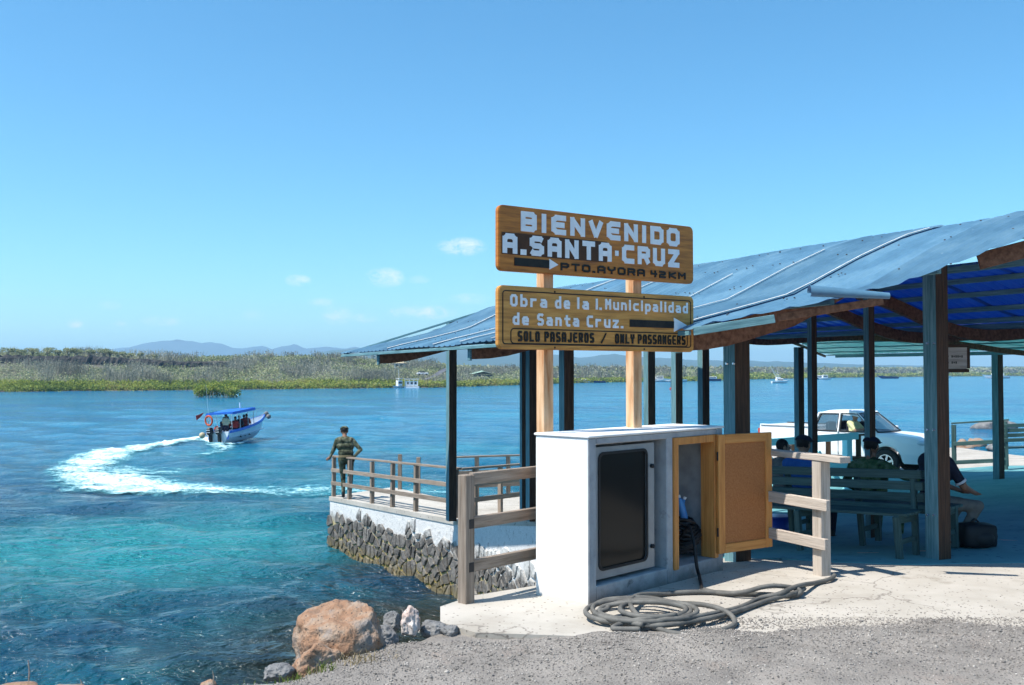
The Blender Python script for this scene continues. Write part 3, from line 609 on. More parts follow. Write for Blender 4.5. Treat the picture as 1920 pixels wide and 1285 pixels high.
def roof_mat(name,cols,trans,tcol,up=None):
    m=bpy.data.materials.new(name); m.use_nodes=True; nt=m.node_tree; nt.nodes.clear()
    o=nd(nt,'ShaderNodeOutputMaterial'); b=nd(nt,'ShaderNodeBsdfPrincipled'); b.inputs['Roughness'].default_value=.38; b.inputs['Specular IOR Level'].default_value=.5
    tc=nd(nt,'ShaderNodeTexCoord'); oi=nd(nt,'ShaderNodeObjectInfo')
    nz=nd(nt,'ShaderNodeTexNoise'); nz.inputs['Scale'].default_value=1.3; nz.inputs['Detail'].default_value=8; nz.inputs['Roughness'].default_value=.68; lk(nt,tc.outputs['Object'],nz.inputs[0])
    c=ramp(nt,nz.outputs[0],[(.3,cols[0]),(.5,cols[1]),(.7,cols[2])])
    mr=nd(nt,'ShaderNodeMapRange'); mr.inputs[3].default_value=.85; mr.inputs[4].default_value=1.18; lk(nt,oi.outputs['Random'],mr.inputs[0])
    hs=nd(nt,'ShaderNodeHueSaturation'); lk(nt,mr.outputs[0],hs.inputs['Value']); lk(nt,c,hs.inputs['Color'])
    n2=nd(nt,'ShaderNodeTexNoise'); n2.inputs['Scale'].default_value=16; n2.inputs['Detail'].default_value=6; lk(nt,tc.outputs['Object'],n2.inputs[0])
    m2=nd(nt,'ShaderNodeMapRange'); m2.inputs[1].default_value=.72; m2.inputs[2].default_value=.80; lk(nt,n2.outputs[0],m2.inputs[0])
    mx=nd(nt,'ShaderNodeMixRGB'); lk(nt,m2.outputs[0],mx.inputs[0]); lk(nt,hs.outputs[0],mx.inputs[1]); mx.inputs[2].default_value=(.30,.42,.50,1)
    lk(nt,mx.outputs[0],b.inputs['Base Color'])
    bp=nd(nt,'ShaderNodeBump'); bp.inputs['Strength'].default_value=.25; bp.inputs['Distance'].default_value=.02; lk(nt,nz.outputs[0],bp.inputs['Height']); lk(nt,bp.outputs[0],b.inputs['Normal'])
    tr=nd(nt,'ShaderNodeBsdfTranslucent'); tr.inputs[0].default_value=(*tcol,1)
    ms=nd(nt,'ShaderNodeMixShader'); ms.inputs[0].default_value=trans; lk(nt,b.outputs[0],ms.inputs[1]); lk(nt,tr.outputs[0],ms.inputs[2]); lk(nt,ms.outputs[0],o.inputs[0]); return m
M['roof_front']=roof_mat('roof_front',[(.05,.12,.185),(.08,.18,.265),(.135,.255,.34)],.08,(.01,.10,.55))
M['roof_back']=roof_mat('roof_back',[(.015,.06,.26),(.025,.09,.36),(.04,.12,.42)],.08,(.0,.07,.70))
M['roof_green']=roof_mat('roof_green',[(.06,.22,.22),(.09,.30,.30),(.13,.36,.35)],.16,(.10,.50,.50))
M['roof_lap']=mat('roof_lap',[(.50,.52,.52),(.66,.68,.66)],.5,8)
shelter=empty('shelter',tuple(S(4,5,-1.85)),0,'open waiting shelter with wavy blue sheet roof on wooden posts','shelter')
IS=inv(shelter)
def sheet(name,t0,t1,smin,smax,g,m,nseg=22,amp=.018,pitch=.19,lift=0,clipf=None,lap=True):
    nt_=max(2,int(round((t1-t0)/pitch*4))); V=[];Fc=[]
    for i in range(nt_+1):
        t=t0+(t1-t0)*i/nt_
        s0=smin(t); s1=smax(t)
        if s1-s0<.02: s1=s0+.02
        for j in range(nseg+1):
            s=s0+(s1-s0)*j/nseg; ph=(i%4); z=g(s,t)+(amp if ph in(1,) else amp*.0)+lift
            V.append(S(s,t,z))
    n=nseg+1
    for i in range(nt_):
        for j in range(nseg): Fc.append((i*n+j,(i+1)*n+j,(i+1)*n+j+1,i*n+j+1))
    mb=MB().add(V,Fc); c=sum((Vector(v) for v in mb.v),Vector())/len(mb.v); mb.v=[tuple(Vector(v)-c) for v in mb.v]
    o=mb.build(name,m,shelter,IS@Matrix.Translation(c),smooth=False)
    return o
def near_s(t): return max(-.18,-t*1.36-.03) if t<0 else -.18
def far_front(t): # far verge of the front slope
    return 3.3 if t<8.85 else (10.3-t)/.42-.18
rnd=random.Random(5)
k=0; t=-2.55
while t<10.3:
    t1=min(t+.95,10.3); lift=rnd.uniform(-.006,.008)+(.006*(k%2))
    sheet('roof_sheet',t,t1+.04,lambda q:near_s(q),lambda q:min(3.3,far_front(q)),gf,M['roof_front'],lift=lift)
    # pale lapped edge along the seam, in two lengths
    L0=near_s(t1)
    if L0<2.6 and t1<8.9 and rnd.random()<.9:
        mb=MB(); n=10; s1=rnd.uniform(2.0,3.1)
        pts=[S(L0+.05+(s1-L0)*q/n,t1+.02,gf(L0+.05+(s1-L0)*q/n,t1)+lift+.028) for q in range(n+1)]
        mb.tube(pts,.005+.003*rnd.random(),5); mb.build('sheet_lap',M['roof_lap'],shelter,IS)
    t=t1; k+=1
# roof nails and rust spots, one joined part
mb=MB()
for _ in range(230):
    t=rnd.uniform(-1.5,10.5); s=rnd.choice([.25,.9,1.6,2.3,2.95])+rnd.uniform(-.05,.05)
    if s<near_s(t) or s>far_front(t): continue
    mb.box(S(s,t,gf(s,t)+.02),(.014,.014,.008))
o=mb.build('roofing_nails',M['wood_brown'],shelter,IS); o['kind']='stuff'
# sheet torn loose and rolled back on itself at the near verge
a=P(1516,547,8.62); b=P(1665,556,8.5)
mb=MB(); n=12; V=[]; Fc=[]
for i in range(2):
    c=(a,b)[i]; sc_=(1,.55)[i]
    for j in range(n+1):
        th=math.radians(-60+j*250/n); V.append(c+Vector((0,-math.cos(th)*.06*sc_-.02,math.sin(th)*.055*sc_)))
for j in range(n): Fc.append((j,j+1,n+1+j+1,n+1+j))
mb.add(V,Fc); mb.build('curled_sheet',M['roof_front'],shelter,IS,smooth=True)
def t_far(s): return 5.1+(s-3.6)*.75
def s_start(t): return 3.45 if t<5.0 else (t-5.1)/.75+3.6
t=-7.0; k=0
while t<12.0:
    t1=t+1.0
    o=sheet('roof_sheet',t,t1+.05,lambda q:min(13.25,s_start(q)),lambda q:13.3,gb,M['roof_back'],nseg=40,lift=rnd.uniform(-.01,.01)); 
    o.data.materials.append(M['roof_green'])
    # the lower courses are sea green sheets
    lim=rnd.choice([8.3,9.1,7.9]); inv_o=o.matrix_basis
    for pl in o.data.polygons:
        w=shelter.matrix_world@(inv_o@pl.center); s=(w-E1).dot(AP)/RS; tt=(w-E1).dot(BP)/RS
        if s>lim or (tt>6 and s>6.2 and int(tt*1.3)%2==0): pl.material_index=1
    t=t1; k+=1
# purlins along the roof
for s in [3.55,4.0,4.45,4.9,5.35,5.8,6.25,6.7,7.15,7.6,8.2,8.9,9.7,10.5,11.4,12.3,13.1]:
    te=max(-6.5,0) if False else -6.8
    beam('purlin',S(s,te,gb(s)-.035),S(s,min(t_far(s)-.1,12.2),gb(s)-.035),.05,.06 if s<7 else .03,M['wood_teal'],shelter)
for s in [.15,.9,1.6,2.3,3.1]:
    ts=-s/1.36+.12; tend=10.2-max(0,s)*.42
    beam('purlin',S(s,ts,gf(s,0)-.045),S(s,tend,gf(s,10)-.045),.05,.05,M['wood_teal'],shelter)
# rafters
def rafter(t,pts,depth,name='rafter',mt=None,w=.07):
    mt=mt or M['wood_rafter']; mb=MB(); V=[];Fc=[]; n=len(pts)
    for (s,h,dp) in pts:
        for q,zz in ((-w/2,0),(w/2,0),(w/2,-dp),(-w/2,-dp)): V.append(S(s,t+q,h+zz))
    for i in range(n-1):
        for k in range(4): Fc.append((i*4+k,i*4+(k+1)%4,(i+1)*4+(k+1)%4,(i+1)*4+k))
    Fc.append((3,2,1,0)); Fc.append(tuple((n-1)*4+k for k in range(4)))
    mb.add(V,Fc); return mb.build(name,mt,shelter,IS)
def front_rafter(t):
    s0=max(-.12,near_s(t)+.1) if t>=0 else near_s(t)+.12
    ss=np.linspace(s0,3.3,14); rafter(t,[(float(s),gf(s,t)-.075,.05+.17*min(1,.55+abs(s-s0)*1.2)) for s in ss],.2)
    o=rafter(t,[(s0-.025,gf(s0,t)-.07,.16),(s0-.002,gf(s0,t)-.07,.165)],.2,'rafter_end',M['wood_teal'],.085)
for t in (.32,4.84,8.45): front_rafter(t)
def back_rafter(t,smax=13.1):
    ss=np.arange(max(3.7,s_start(t)+.1),smax,.22); rafter(t,[(float(s),gb(s)-.068,.15 if t<4 else .10) for s in ss],.15)
for t in (-2.2,1.9,2.95,6.2): back_rafter(t)
# verge boards and fascia
def board_between(a,b,w,h,m,name='fascia'): return beam(name,a,b,w,h,m,shelter)
board_between(S(-.15,.02,.345),S(.42,-.36,.45),.03,.075,M['wood_teal'])
board_between(S(-.16,.05,.335),S(-.16,10.25,.28),.03,.045,M['wood_teal'])
board_between(S(.5,-.30,.46),S(1.22,-.80,.60),.03,.07,M['wood_rafter'])
board_between(S(1.9,-1.2,.93),S(3.0,-2.0,1.28),.05,.15,M['wood_rafter'])
board_between(S(-.12,10.22,.31),S(3.1,8.95,1.40),.03,.04,M['wood_teal'])
board_between(S(3.5,-6.8,1.10),S(3.5,4.9,1.08),.04,.09,M['wood_teal'])
sa=[3.6,5,6.5,8,9.5,11,12.3,13.1]
for i in range(len(sa)-1): board_between(S(sa[i],t_far(sa[i])-.05,gb(sa[i])-.06),S(sa[i+1],t_far(sa[i+1])-.05,gb(sa[i+1])-.06),.04,.06,M['wood_brown'])
board_between(S(13.28,-6.8,.38),S(13.28,12.0,.38),.03,.06,M['wood_teal'])
# posts: teal on the faces towards the sea side, brown on the inner ones
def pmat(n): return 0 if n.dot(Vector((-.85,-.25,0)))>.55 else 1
def post(px,d,top,w=.165,lab=None):
    q=P(px,697,d); x,y=q.x,q.y; z0=H(x,y)
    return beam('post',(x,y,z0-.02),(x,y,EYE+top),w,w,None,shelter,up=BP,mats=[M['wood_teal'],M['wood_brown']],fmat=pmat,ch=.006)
posts=[(1755,9.95,1.12,.170),(1381,10.15,.50,.192),(996.5,15.6,1.05,.138),(846.5,19.4,.98,.160),(1062,13.1,.85,.148),(1217.5,19.0,.60,.165),(1269,19.8,.5,.165),
       (1319,16.4,.78,.142),(1498,18,.44,.13),(1523,13.0,.93,.092),(1630,12.0,.93,.095),(1870,21.4,.36,.165),(981,18.2,1.0,.10)]
for q in posts: post(*q)
# bolts on the two big posts
for (px,d,ys) in ((1755,9.95,(644,806,966)),(1381,10.15,(682,))):
    for yy in ys:
        for dx in ((-15,-3) if px==1755 else (-17,-4)):
            q=P(px+dx,yy,d-.12); mb=MB().tube([Vector((0,0,0)),-AP*.02],.012,8); mb.build('bolt',M['chrome'],shelter,IS@Matrix.Translation(q))
# ---------------------------------------------------------------- white masonry cabinet
LA,LB,HC=1.99,.57,1.318
cab=empty('utility_cabinet',tuple(C0),math.atan2(AX.y,AX.x),'white masonry cabinet with a glazed metal door and an open wooden door','cabinet')
# local: x along front, y into depth, z up
def cb(mb,x0,x1,y0,y1,z0,z1,m=0,ch=.008): mb.box(((x0+x1)/2,(y0+y1)/2,(z0+z1)/2),(x1-x0,y1-y0,z1-z0),None,m,ch)
R1=(.10,1.085); R2=(1.175,1.895); Z1=(.135,1.26); Z2=(.125,1.27)
mb=MB()
cb(mb,0,R1[0],0,LB,-.05,HC-.002); cb(mb,R1[1],R2[0],.004,LB,-.05,HC-.004); cb(mb,R2[1],LA,0,LB,-.05,HC-.002)
cb(mb,R1[0]+.001,R1[1]-.001,.002,LB-.08,-.05,Z1[0]); cb(mb,R2[0]+.001,R2[1]-.001,.002,LB-.08,-.05,Z2[0])
cb(mb,R1[0]+.001,R2[1]-.001,.003,LB-.003,Z1[1]+.001,HC)
cb(mb,R1[0]+.001,R2[1]-.001,LB-.07,LB-.004,-.05,Z1[1])
o=mb.build('body',[M['plaster_white'],M['plaster_shade']],cab)
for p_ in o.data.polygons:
    # shade of the sunless front and bay sides put into a greyer colour
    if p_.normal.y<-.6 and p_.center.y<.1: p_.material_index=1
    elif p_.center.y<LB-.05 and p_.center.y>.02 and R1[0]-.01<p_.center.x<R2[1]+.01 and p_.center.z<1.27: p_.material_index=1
mb=MB(); cb(mb,-.012,LA+.012,-.012,LB+.01,HC+.001,HC+.022,ch=.006); mb.build('lid_slab',M['plaster_white'],cab)
# glazed metal door
def rrect(x0,x1,z0,z1,r,n=5):
    pts=[]
    for cx,cz,a0 in ((x1-r,z1-r,0),(x0+r,z1-r,90),(x0+r,z0+r,180),(x1-r,z0+r,270)):
        for k in range(n+1):
            a=math.radians(a0+90*k/n); pts.append((cx+r*math.cos(a),cz+r*math.sin(a)))
    return pts
def ring(outer,inner,y0,y1,mb,m=0):
    n=len(outer); vs=[(x,y0,z) for x,z in outer]+[(x,y0,z) for x,z in inner]+[(x,y1,z) for x,z in outer]+[(x,y1,z) for x,z in inner]
    fs=[]
    for k in range(n):
        k2=(k+1)%n; fs+=[(k,k2,n+k2,n+k),(2*n+k,3*n+k,3*n+k2,2*n+k2),(k,2*n+k,2*n+k2,k2),(n+k,n+k2,3*n+k2,3*n+k)]
    mb.add(vs,fs,m)
dx0,dx1,dz0,dz1=.125,.965,.165,1.235; yd=.055
md=MB(); ring(rrect(dx0,dx1,dz0,dz1,.004),rrect(dx0+.075,dx1-.11,dz0+.075,dz1-.055,.055),yd,yd+.035,md); door=md.build('metal_door',M['metal_grey'],cab)
md=MB(); ring(rrect(dx0+.063,dx1-.098,dz0+.063,dz1-.043,.062),rrect(dx0+.085,dx1-.12,dz0+.085,dz1-.065,.05),yd-.008,yd-.001,md); md.build('gasket',M['black_rubber'],door)
m,nt,b=base_mat('dark_glass',.12,.12); b.inputs['Base Color'].default_value=(.018,.016,.014,1); M['dark_glass']=m
md=MB(); md.add([(x,yd+.012,z) for x,z in rrect(dx0+.076,dx1-.111,dz0+.076,dz1-.056,.054)],[tuple(range(24))]); md.build('glass_pane',M['dark_glass'],door)
md=MB(); cb(md,.36,.40,yd+.03,yd+.04,.25,.95,ch=0); 
for z in (1.035,.345):
    md=MB(); md.tube([(dx1-.045,yd-.022,z),(dx1-.045,yd,z)],.018,10); md.ell((dx1-.045,yd-.022,z),(.019,.008,.019)); md.build('door_lock',M['black_rubber'],door)
# wooden frame and open wooden door
fw=.07; mf=MB()
cb(mf,R2[0]+.003,R2[0]+fw,-.012,.10,Z2[0]-.02,Z2[1]-.003,ch=.004); cb(mf,R2[1]-fw,R2[1]-.003,-.010,.14,Z2[0]-.0,Z2[1]-.003,ch=.004); cb(mf,R2[0]+fw+.001,R2[1]-fw-.001,-.011,.10,Z2[1]-fw,Z2[1]-.004,ch=.004)
mf.build('door_frame',M['wood_door_v'],cab)
hl=inv(cab)@Vector((*P(1337,940,9.22)[:2],0)); fr=inv(cab)@Vector((*P(1438,940,9.62)[:2],0)); 
dirv=(fr-hl); dirv.z=0; L=dirv.length; dirv.normalize(); R=Matrix.Rotation(math.atan2(dirv.y,dirv.x),4,'Z')
wd=bpy.data.objects.new('wooden_door',None); SC.collection.objects.link(wd); wd.parent=cab; wd.matrix_basis=Matrix.Translation((R2[1]-.05,-.03,.165))@R
HD=1.10
for (x0,x1,z0,z1) in ((0,.085,0,HD),(L-.085,L,0,HD),(.086,L-.086,HD-.085,HD-.001),(.086,L-.086,.001,.085)):
    beam('stile' if x1-x0<.1 else 'door_rail',(Vector(((x0+x1)/2,0,z0)) if x1-x0<.1 else Vector((x0,0,(z0+z1)/2))),(Vector(((x0+x1)/2,0,z1)) if x1-x0<.1 else Vector((x1,0,(z0+z1)/2))),.035,.085,M['wood_door'],None,up=(1,0,0) if x1-x0<.1 else (0,0,1)).parent=wd
md=MB(); md.box((L/2,.004,HD/2),(L-.172,.012,HD-.172)); md.build('panel',M['wood_panel'],wd)
for z in (.2,.9):
    md=MB(); md.tube([(-.008,-.01,z-.04),(-.008,-.01,z+.04)],.008,8); md.build('hinge',M['black_rubber'],wd)
# things inside the open bay
def lc(x,y,z=0): return cab.matrix_world@Vector((x,y,z))
for k,(x,y,a) in enumerate([(1.76,.40,.5),(1.80,.30,-.25)]):
    q=lc(x,y,Z2[0]+.33); r=empty('water_bottle',tuple(q),0,['tilted blue water bottle inside the cabinet on the left','blue water bottle lying deeper inside the open cabinet'][k],'bottle')
    T=Matrix.Rotation(a,4,'Y'); mb=MB(); mb.tube([T@Vector(v) for v in ((0,0,0),(0,0,.02),(0,0,.16),(0,0,.19),(0,0,.21))],[.032,.036,.036,.022,.014],12); mb.build('body',M['bottle_blue'],r,smooth=True)
    mb=MB(); mb.tube([T@Vector((0,0,.211)),T@Vector((0,0,.235))],.016,10); mb.build('cap',M['letter_white'],r)
pts=[]
for i in range(150):
    a=i*.42; rr=.15+.035*math.sin(i*.37); pts.append(lc(1.70+rr*math.cos(a)*.95,.26+rr*math.sin(a)*.9,Z2[0]+.02+i*.0022+.03*math.sin(i*.8)))
mb=MB(); mb.tube(pts,.014,6); tag(mb.build('cable_bundle',M['black_rubber'],smooth=True),'tangled heap of black cable on the floor of the open cabinet','cable')
pts=[lc(1.62,.22,.30),lc(1.56,.10,.44),lc(1.47,-.02,.30),lc(1.445,-.06,.12),lc(1.44,-.09,.03),tuple(GZ(1317,1107,.02))]
def crom(pts,n=8):
    pts=[Vector(p) for p in pts]; out=[]
    for i in range(len(pts)-1):
        a=pts[max(i-1,0)];b=pts[i];c=pts[i+1];d=pts[min(i+2,len(pts)-1)]
        for k in range(n):
            t=k/n; out.append(.5*((2*b)+(c-a)*t+(2*a-5*b+4*c-d)*t*t+(3*b-a-3*c+d)*t**3))
    out.append(pts[-1]); return out
mb=MB(); mb.tube(crom(pts),.016,8); tag(mb.build('power_cable',M['black_rubber'],smooth=True),'thick black cable hanging from the open cabinet to the ground','cable')
# ---------------------------------------------------------------- heavy grey hose, coiled
def gp(px,py,z=.025): return GZ(px,py,z)
hp=[gp(1319,1106,.03),gp(1350,1112),gp(1392,1111,.05),gp(1430,1101,.09),gp(1460,1099,.09),gp(1492,1104,.07),gp(1501,1111,.05),gp(1485,1117),gp(1440,1115),gp(1380,1113),gp(1310,1110),gp(1240,1114),gp(1200,1116,.07),gp(1182,1126,.09),
    gp(1186,1142,.10),gp(1204,1162,.08),gp(1234,1179),gp(1275,1189),gp(1320,1187),gp(1358,1180),gp(1377,1170),gp(1372,1155,.05),gp(1350,1142,.08),gp(1315,1134,.08),gp(1270,1131,.07),gp(1220,1122,.07),gp(1175,1122,.08),gp(1135,1126,.07),gp(1112,1138,.06),gp(1120,1153,.04),
    gp(1160,1164,.05),gp(1205,1172,.06)]
def loop(cx,cy,rx,ry,a0,a1,n,zf):
    return [gp(cx+rx*math.cos(math.radians(a0+(a1-a0)*i/n)),cy+ry*math.sin(math.radians(a0+(a1-a0)*i/n)),zf(i/n)) for i in range(n+1)]
hp2=[gp(1508,1104,.03),gp(1490,1112,.05),gp(1440,1126),gp(1395,1142),gp(1350,1155,.05),gp(1300,1165,.05),gp(1250,1172,.05),gp(1200,1173,.04)]
hp2+=loop(1190,1147,92,22,110,290,10,lambda q:.04+.04*q)+loop(1205,1146,90,20,-60,170,12,lambda q:.09-.03*q)+loop(1212,1143,75,17,180,400,12,lambda q:.07+.03*math.sin(q*3))
hp2+=loop(1225,1142,62,15,50,250,10,lambda q:.1)+loop(1235,1146,72,17,-80,150,11,lambda q:.11-.05*q)+loop(1200,1160,55,12,140,175,2,lambda q:.04)
hp3=[gp(1565,1079,.03),gp(1556,1086,.03),gp(1530,1093),gp(1500,1098,.08),gp(1478,1106,.08),gp(1460,1114,.06)]
hp3+=[gp(1425,1122,.03),gp(1390,1138,.04),gp(1340,1150,.06),gp(1280,1160,.08),gp(1220,1162,.08),gp(1160,1160,.06),gp(1125,1150,.06),gp(1135,1137,.08),gp(1185,1130,.11),gp(1240,1130,.12),gp(1285,1140,.1),gp(1270,1155,.09),gp(1215,1160,.09),gp(1170,1168,.05),gp(1150,1179,.03),gp(1200,1180,.03)]
hose=empty('hose',tuple(gp(1230,1150,0)),0,'thick grey hose coiled on the concrete in front of the cabinet','hose')
for k,q in enumerate((hp,hp2,hp3)):
    rr=.0195; pts=crom(q,7); mb=MB(); mb.tube(pts,rr,9); mb.build('hose_length',M['hose'],hose,inv(hose),smooth=True)
# ---------------------------------------------------------------- big wooden sign
SL=P(928,640,8.1); SR=P(1294,640,9.38); SX=(Vector((SR.x,SR.y,0))-Vector((SL.x,SL.y,0))); BL=SX.length; SX.normalize(); SY=Vector((-SX.y,SX.x,0))
zb1=P(928,508,8.1).z; zt1=P(928,384.5,8.1).z; zb2=P(928,655,8.1).z; zt2=P(928,535,8.1).z
H1=zt1-zb1; H2=zt2-zb2
sign=empty('welcome_sign',(SL.x,SL.y,0),math.atan2(SX.y,SX.x),'tall wooden welcome sign of two boards on two varnished posts','sign')
def wfrac(p,dl=7.95,dr=9.38): return p*dl/(p*dl+(1-p)*dr)
for px in (1031.5,1199):
    w=wfrac((px-928)/366)*BL+.02; a=sign.matrix_world@Vector((w,.09,-.05)); b_=sign.matrix_world@Vector((w,.09,zt1-.12))
    beam('post',a,b_,.105,.105,M['wood_sign_post'],sign,up=SX)
def rr_plate(mb,x0,x1,z0,z1,r,y0,y1,n=5):
    o=rrect(x0,x1,z0,z1,r,n); k=len(o); mb.add([(x,y0,z) for x,z in o]+[(x,y1,z) for x,z in o],[tuple(range(k-1,-1,-1)),tuple(range(k,2*k))]+[(i,(i+1)%k,k+(i+1)%k,k+i) for i in range(k)])
TH=.05
def make_board(z0,h,mt,name):
    mb=MB(); rr_plate(mb,0,BL,z0,z0+h,.05,-TH,0)
    me=mb.mesh(name,mt); bm=bmesh.new(); bm.from_mesh(me)
    es=[e for e in bm.edges if abs(e.verts[0].co.y-e.verts[1].co.y)<1e-6]; bmesh.ops.bevel(bm,geom=es,offset=.006,segments=2,affect='EDGES'); bm.to_mesh(me); bm.free()
    return link(name,me,sign)
B1=make_board(zb1,H1,M['board_dark'],'board'); B2=make_board(zb2,H2,M['board_light'],'board')
G={}
def rb(*a): return list(a)
G['B']=[[(0,0),(0,6),(3.2,6),(4,5.2),(4,3.8),(3.2,3),(4,2.2),(4,.8),(3.2,0),(0,0)],[(0,3),(3.2,3)]]
G['I']=[[(2,0),(2,6)]]
G['E']=[[(4,6),(1.2,6),(0,5),(0,1),(1.2,0),(4,0)],[(0,3),(3.4,3)]]
G['N']=[[(0,0),(0,6)],[(0,6),(4,0)],[(4,0),(4,6)]]
G['V']=[[(0,6),(2,0),(4,6)]]
G['D']=[[(0,0),(0,6),(3,6),(4,5),(4,1),(3,0),(0,0)]]
G['O']=[[(1,0),(0,1),(0,5),(1,6),(3,6),(4,5),(4,1),(3,0),(1,0)]]
G['A']=[[(0,0),(0,5),(1,6),(3,6),(4,5),(4,0)],[(0,2.4),(4,2.4)]]
G['S']=[[(4,5.6),(3.4,6),(1,6),(0,5.2),(0,3.8),(1,3),(3,3),(4,2.2),(4,.8),(3,0),(.6,0),(0,.5)]]
G['T']=[[(0,6),(4,6)],[(2,6),(2,0)]]
G['C']=[[(4,6),(1,6),(0,5),(0,1),(1,0),(4,0)]]
G['R']=[[(0,0),(0,6),(3.2,6),(4,5.2),(4,3.4),(3.2,2.8),(0,2.8)],[(2.6,2.8),(4,0)]]
G['U']=[[(0,6),(0,1),(1,0),(3,0),(4,1),(4,6)]]
G['Z']=[[(0,6),(4,6),(0,0),(4,0)]]
G['P']=[[(0,0),(0,6),(3,6),(4,5),(4,3.6),(3,2.7),(0,2.7)]]
G['Y']=[[(0,6),(0,4.2),(2,2.6),(4,4.2),(4,6)],[(2,2.6),(2,0)]]
G['K']=[[(0,0),(0,6)],[(4,6),(0,3),(4,0)]]
G['M']=[[(0,0),(0,6),(2,3),(4,6),(4,0)]]
G['4']=[[(0,6),(0,3),(4,3)],[(3,6),(3,0)]]
G['2']=[[(0,6),(3,6),(4,5),(4,3.8),(3,3),(1,3),(0,2),(0,0),(4,0)]]
G['L']=[[(0,6),(0,0),(4,0)]]
G['J']=[[(4,6),(4,1),(3,0),(1,0),(0,1)]]
G['G']=[[(4,6),(1,6),(0,5),(0,1),(1,0),(4,0),(4,3),(2.4,3)]]
G['/']=[[(0,-.3),(4,6.3)]]
G['.']=[[(1.7,0),(2.3,0)]]; G['-']=[[(1.98,3),(2.02,3)]]
G['b']=[[(0,6.4),(0,0),(3,0),(4,1),(4,3),(3,4),(0,4)]]
G['r']=[[(0,4.2),(0,0)],[(0,3),(1.4,4),(3.4,4)]]
G['a']=[[(.5,4),(3,4),(4,3),(4,0)],[(4,2.2),(1,2.2),(0,1.4),(0,.8),(1,0),(4,0)]]
G['d']=[[(4,6.4),(4,0),(1,0),(0,1),(0,3),(1,4),(4,4)]]
G['e']=[[(4,0),(1,0),(0,1),(0,3),(1,4),(3,4),(4,3),(4,2),(0,2)]]
G['l']=[[(2,6.4),(2,0)]]
G['u']=[[(0,4.2),(0,1),(1,0),(4,0)],[(4,4.2),(4,0)]]
G['n']=[[(0,0),(0,4.2)],[(0,4),(3,4),(4,3),(4,0)]]
G['i']=[[(2,0),(2,4.2)],[(2,5.6),(2,6.2)]]
G['c']=[[(4,4),(1,4),(0,3),(0,1),(1,0),(4,0)]]
G['p']=[[(0,-2),(0,4),(3,4),(4,3),(4,1),(3,0),(0,0)]]
G['t']=[[(1.6,5.8),(1.6,1),(2.4,0),(4,0)],[(0,4),(4,4)]]
G['z']=[[(0,4),(4,4),(0,0),(4,0)]]
G['s']=G['S']
ADV={'I':.42,'.':.32,'-':.3,'i':.40,'l':.40,' ':.7,'/':.9}
def text(board,s,x0,x1,z0,z1,mt,sw,y0=-TH,depth=.007,gap=.28,caps=False,slant=0.0):
    """letters cut from strips: each letter is one piece standing proud of the board"""
    adv=[ADV.get(c,1.0) for c in s]; tot=sum(adv)+gap*(len(s)-1); cw=(x1-x0)/tot; x=x0; hz=z1-z0
    for c,ad in zip(s,adv):
        if c==' ': x+=(ad+gap)*cw; continue
        w=ad*cw; segs=[]
        narrow=ad<.6
        def mp(p):
            ux=p[0]/4.0; 
            if narrow: xx=x+w/2+(p[0]-2)/4*cw
            else: xx=x+sw/2+(w-sw)*ux
            zz=z0+sw/2+(hz-sw)*p[1]/6.0
            return xx+slant*(zz-z0),zz
        mb=MB(); k=0
        for pl in G[c]:
            for i in range(len(pl)-1):
                a=Vector((*mp(pl[i]),)); b=Vector((*mp(pl[i+1]),)); d=(b-a)
                if d.length<1e-6: continue
                d.normalize(); n=Vector((-d.y,d.x)); e=sw*.42 if not(abs(d.x)>.05 and abs(d.y)>.05) else sw*.22
                q=[a-d*e+n*sw/2,a-d*e-n*sw/2,b+d*e-n*sw/2,b+d*e+n*sw/2]; yy=y0-depth-.0003*k; k+=1
                mb.add([(v.x,yy,v.y) for v in q]+[(v.x,y0+.001,v.y) for v in q],[(0,1,2,3),(0,4,5,1),(1,5,6,2),(2,6,7,3),(3,7,4,0)])
        me=mb.mesh('letter',mt); link('letter',me,board); x+=(ad+gap)*cw
def zz1(f): return zb1+H1*f
def zz2(f): return zb2+H2*f
def xx(p): return wfrac(p)*BL
text(B1,'BIENVENIDO',xx(.116),xx(.928),zz1(.625),zz1(.935),M['letter_white'],.046,gap=.27,depth=.005)
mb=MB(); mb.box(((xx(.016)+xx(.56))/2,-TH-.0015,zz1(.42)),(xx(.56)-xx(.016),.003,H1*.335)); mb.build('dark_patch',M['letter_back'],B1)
text(B1,'A.SANTA-CRUZ',xx(.02),xx(.928),zz1(.262),zz1(.572),M['letter_white'],.046,gap=.27,depth=.005)
def arrow(board,x0,x1,x2,zc,hs,hh):
    mb=MB(); mb.box(((x0+x1)/2,-TH-.003,zc),(x1-x0,.006,hs)); mb.build('arrow_shaft',M['letter_black'],board)
    mb=MB(); mb.prism([(x1+.001,0,zc-hh/2),(x2,0,zc),(x1+.001,0,zc+hh/2)],(0,-TH-.009,0),(0,-TH+.001,0)); mb.build('arrow_head',M['letter_white'],board)
arrow(B1,xx(.082),xx(.262),xx(.308),zz1(.15),H1*.125,H1*.165)
text(B1,'PTO.AYORA',xx(.322),xx(.752),zz1(.065),zz1(.19),M['letter_black'],.017,gap=.3)
text(B1,'42',xx(.782),xx(.858),zz1(.065),zz1(.185),M['letter_black'],.017,gap=.3)
text(B1,'KM',xx(.874),xx(.958),zz1(.065),zz1(.185),M['letter_black'],.017,gap=.3)
text(B2,'Obra',xx(.06),xx(.25),zz2(.672),zz2(.865),M['letter_white'],.021,gap=.45)
text(B2,'de',xx(.292),xx(.368),zz2(.672),zz2(.865),M['letter_white'],.021,gap=.45)
text(B2,'la',xx(.405),xx(.465),zz2(.675),zz2(.865),M['letter_white'],.021,gap=.45)
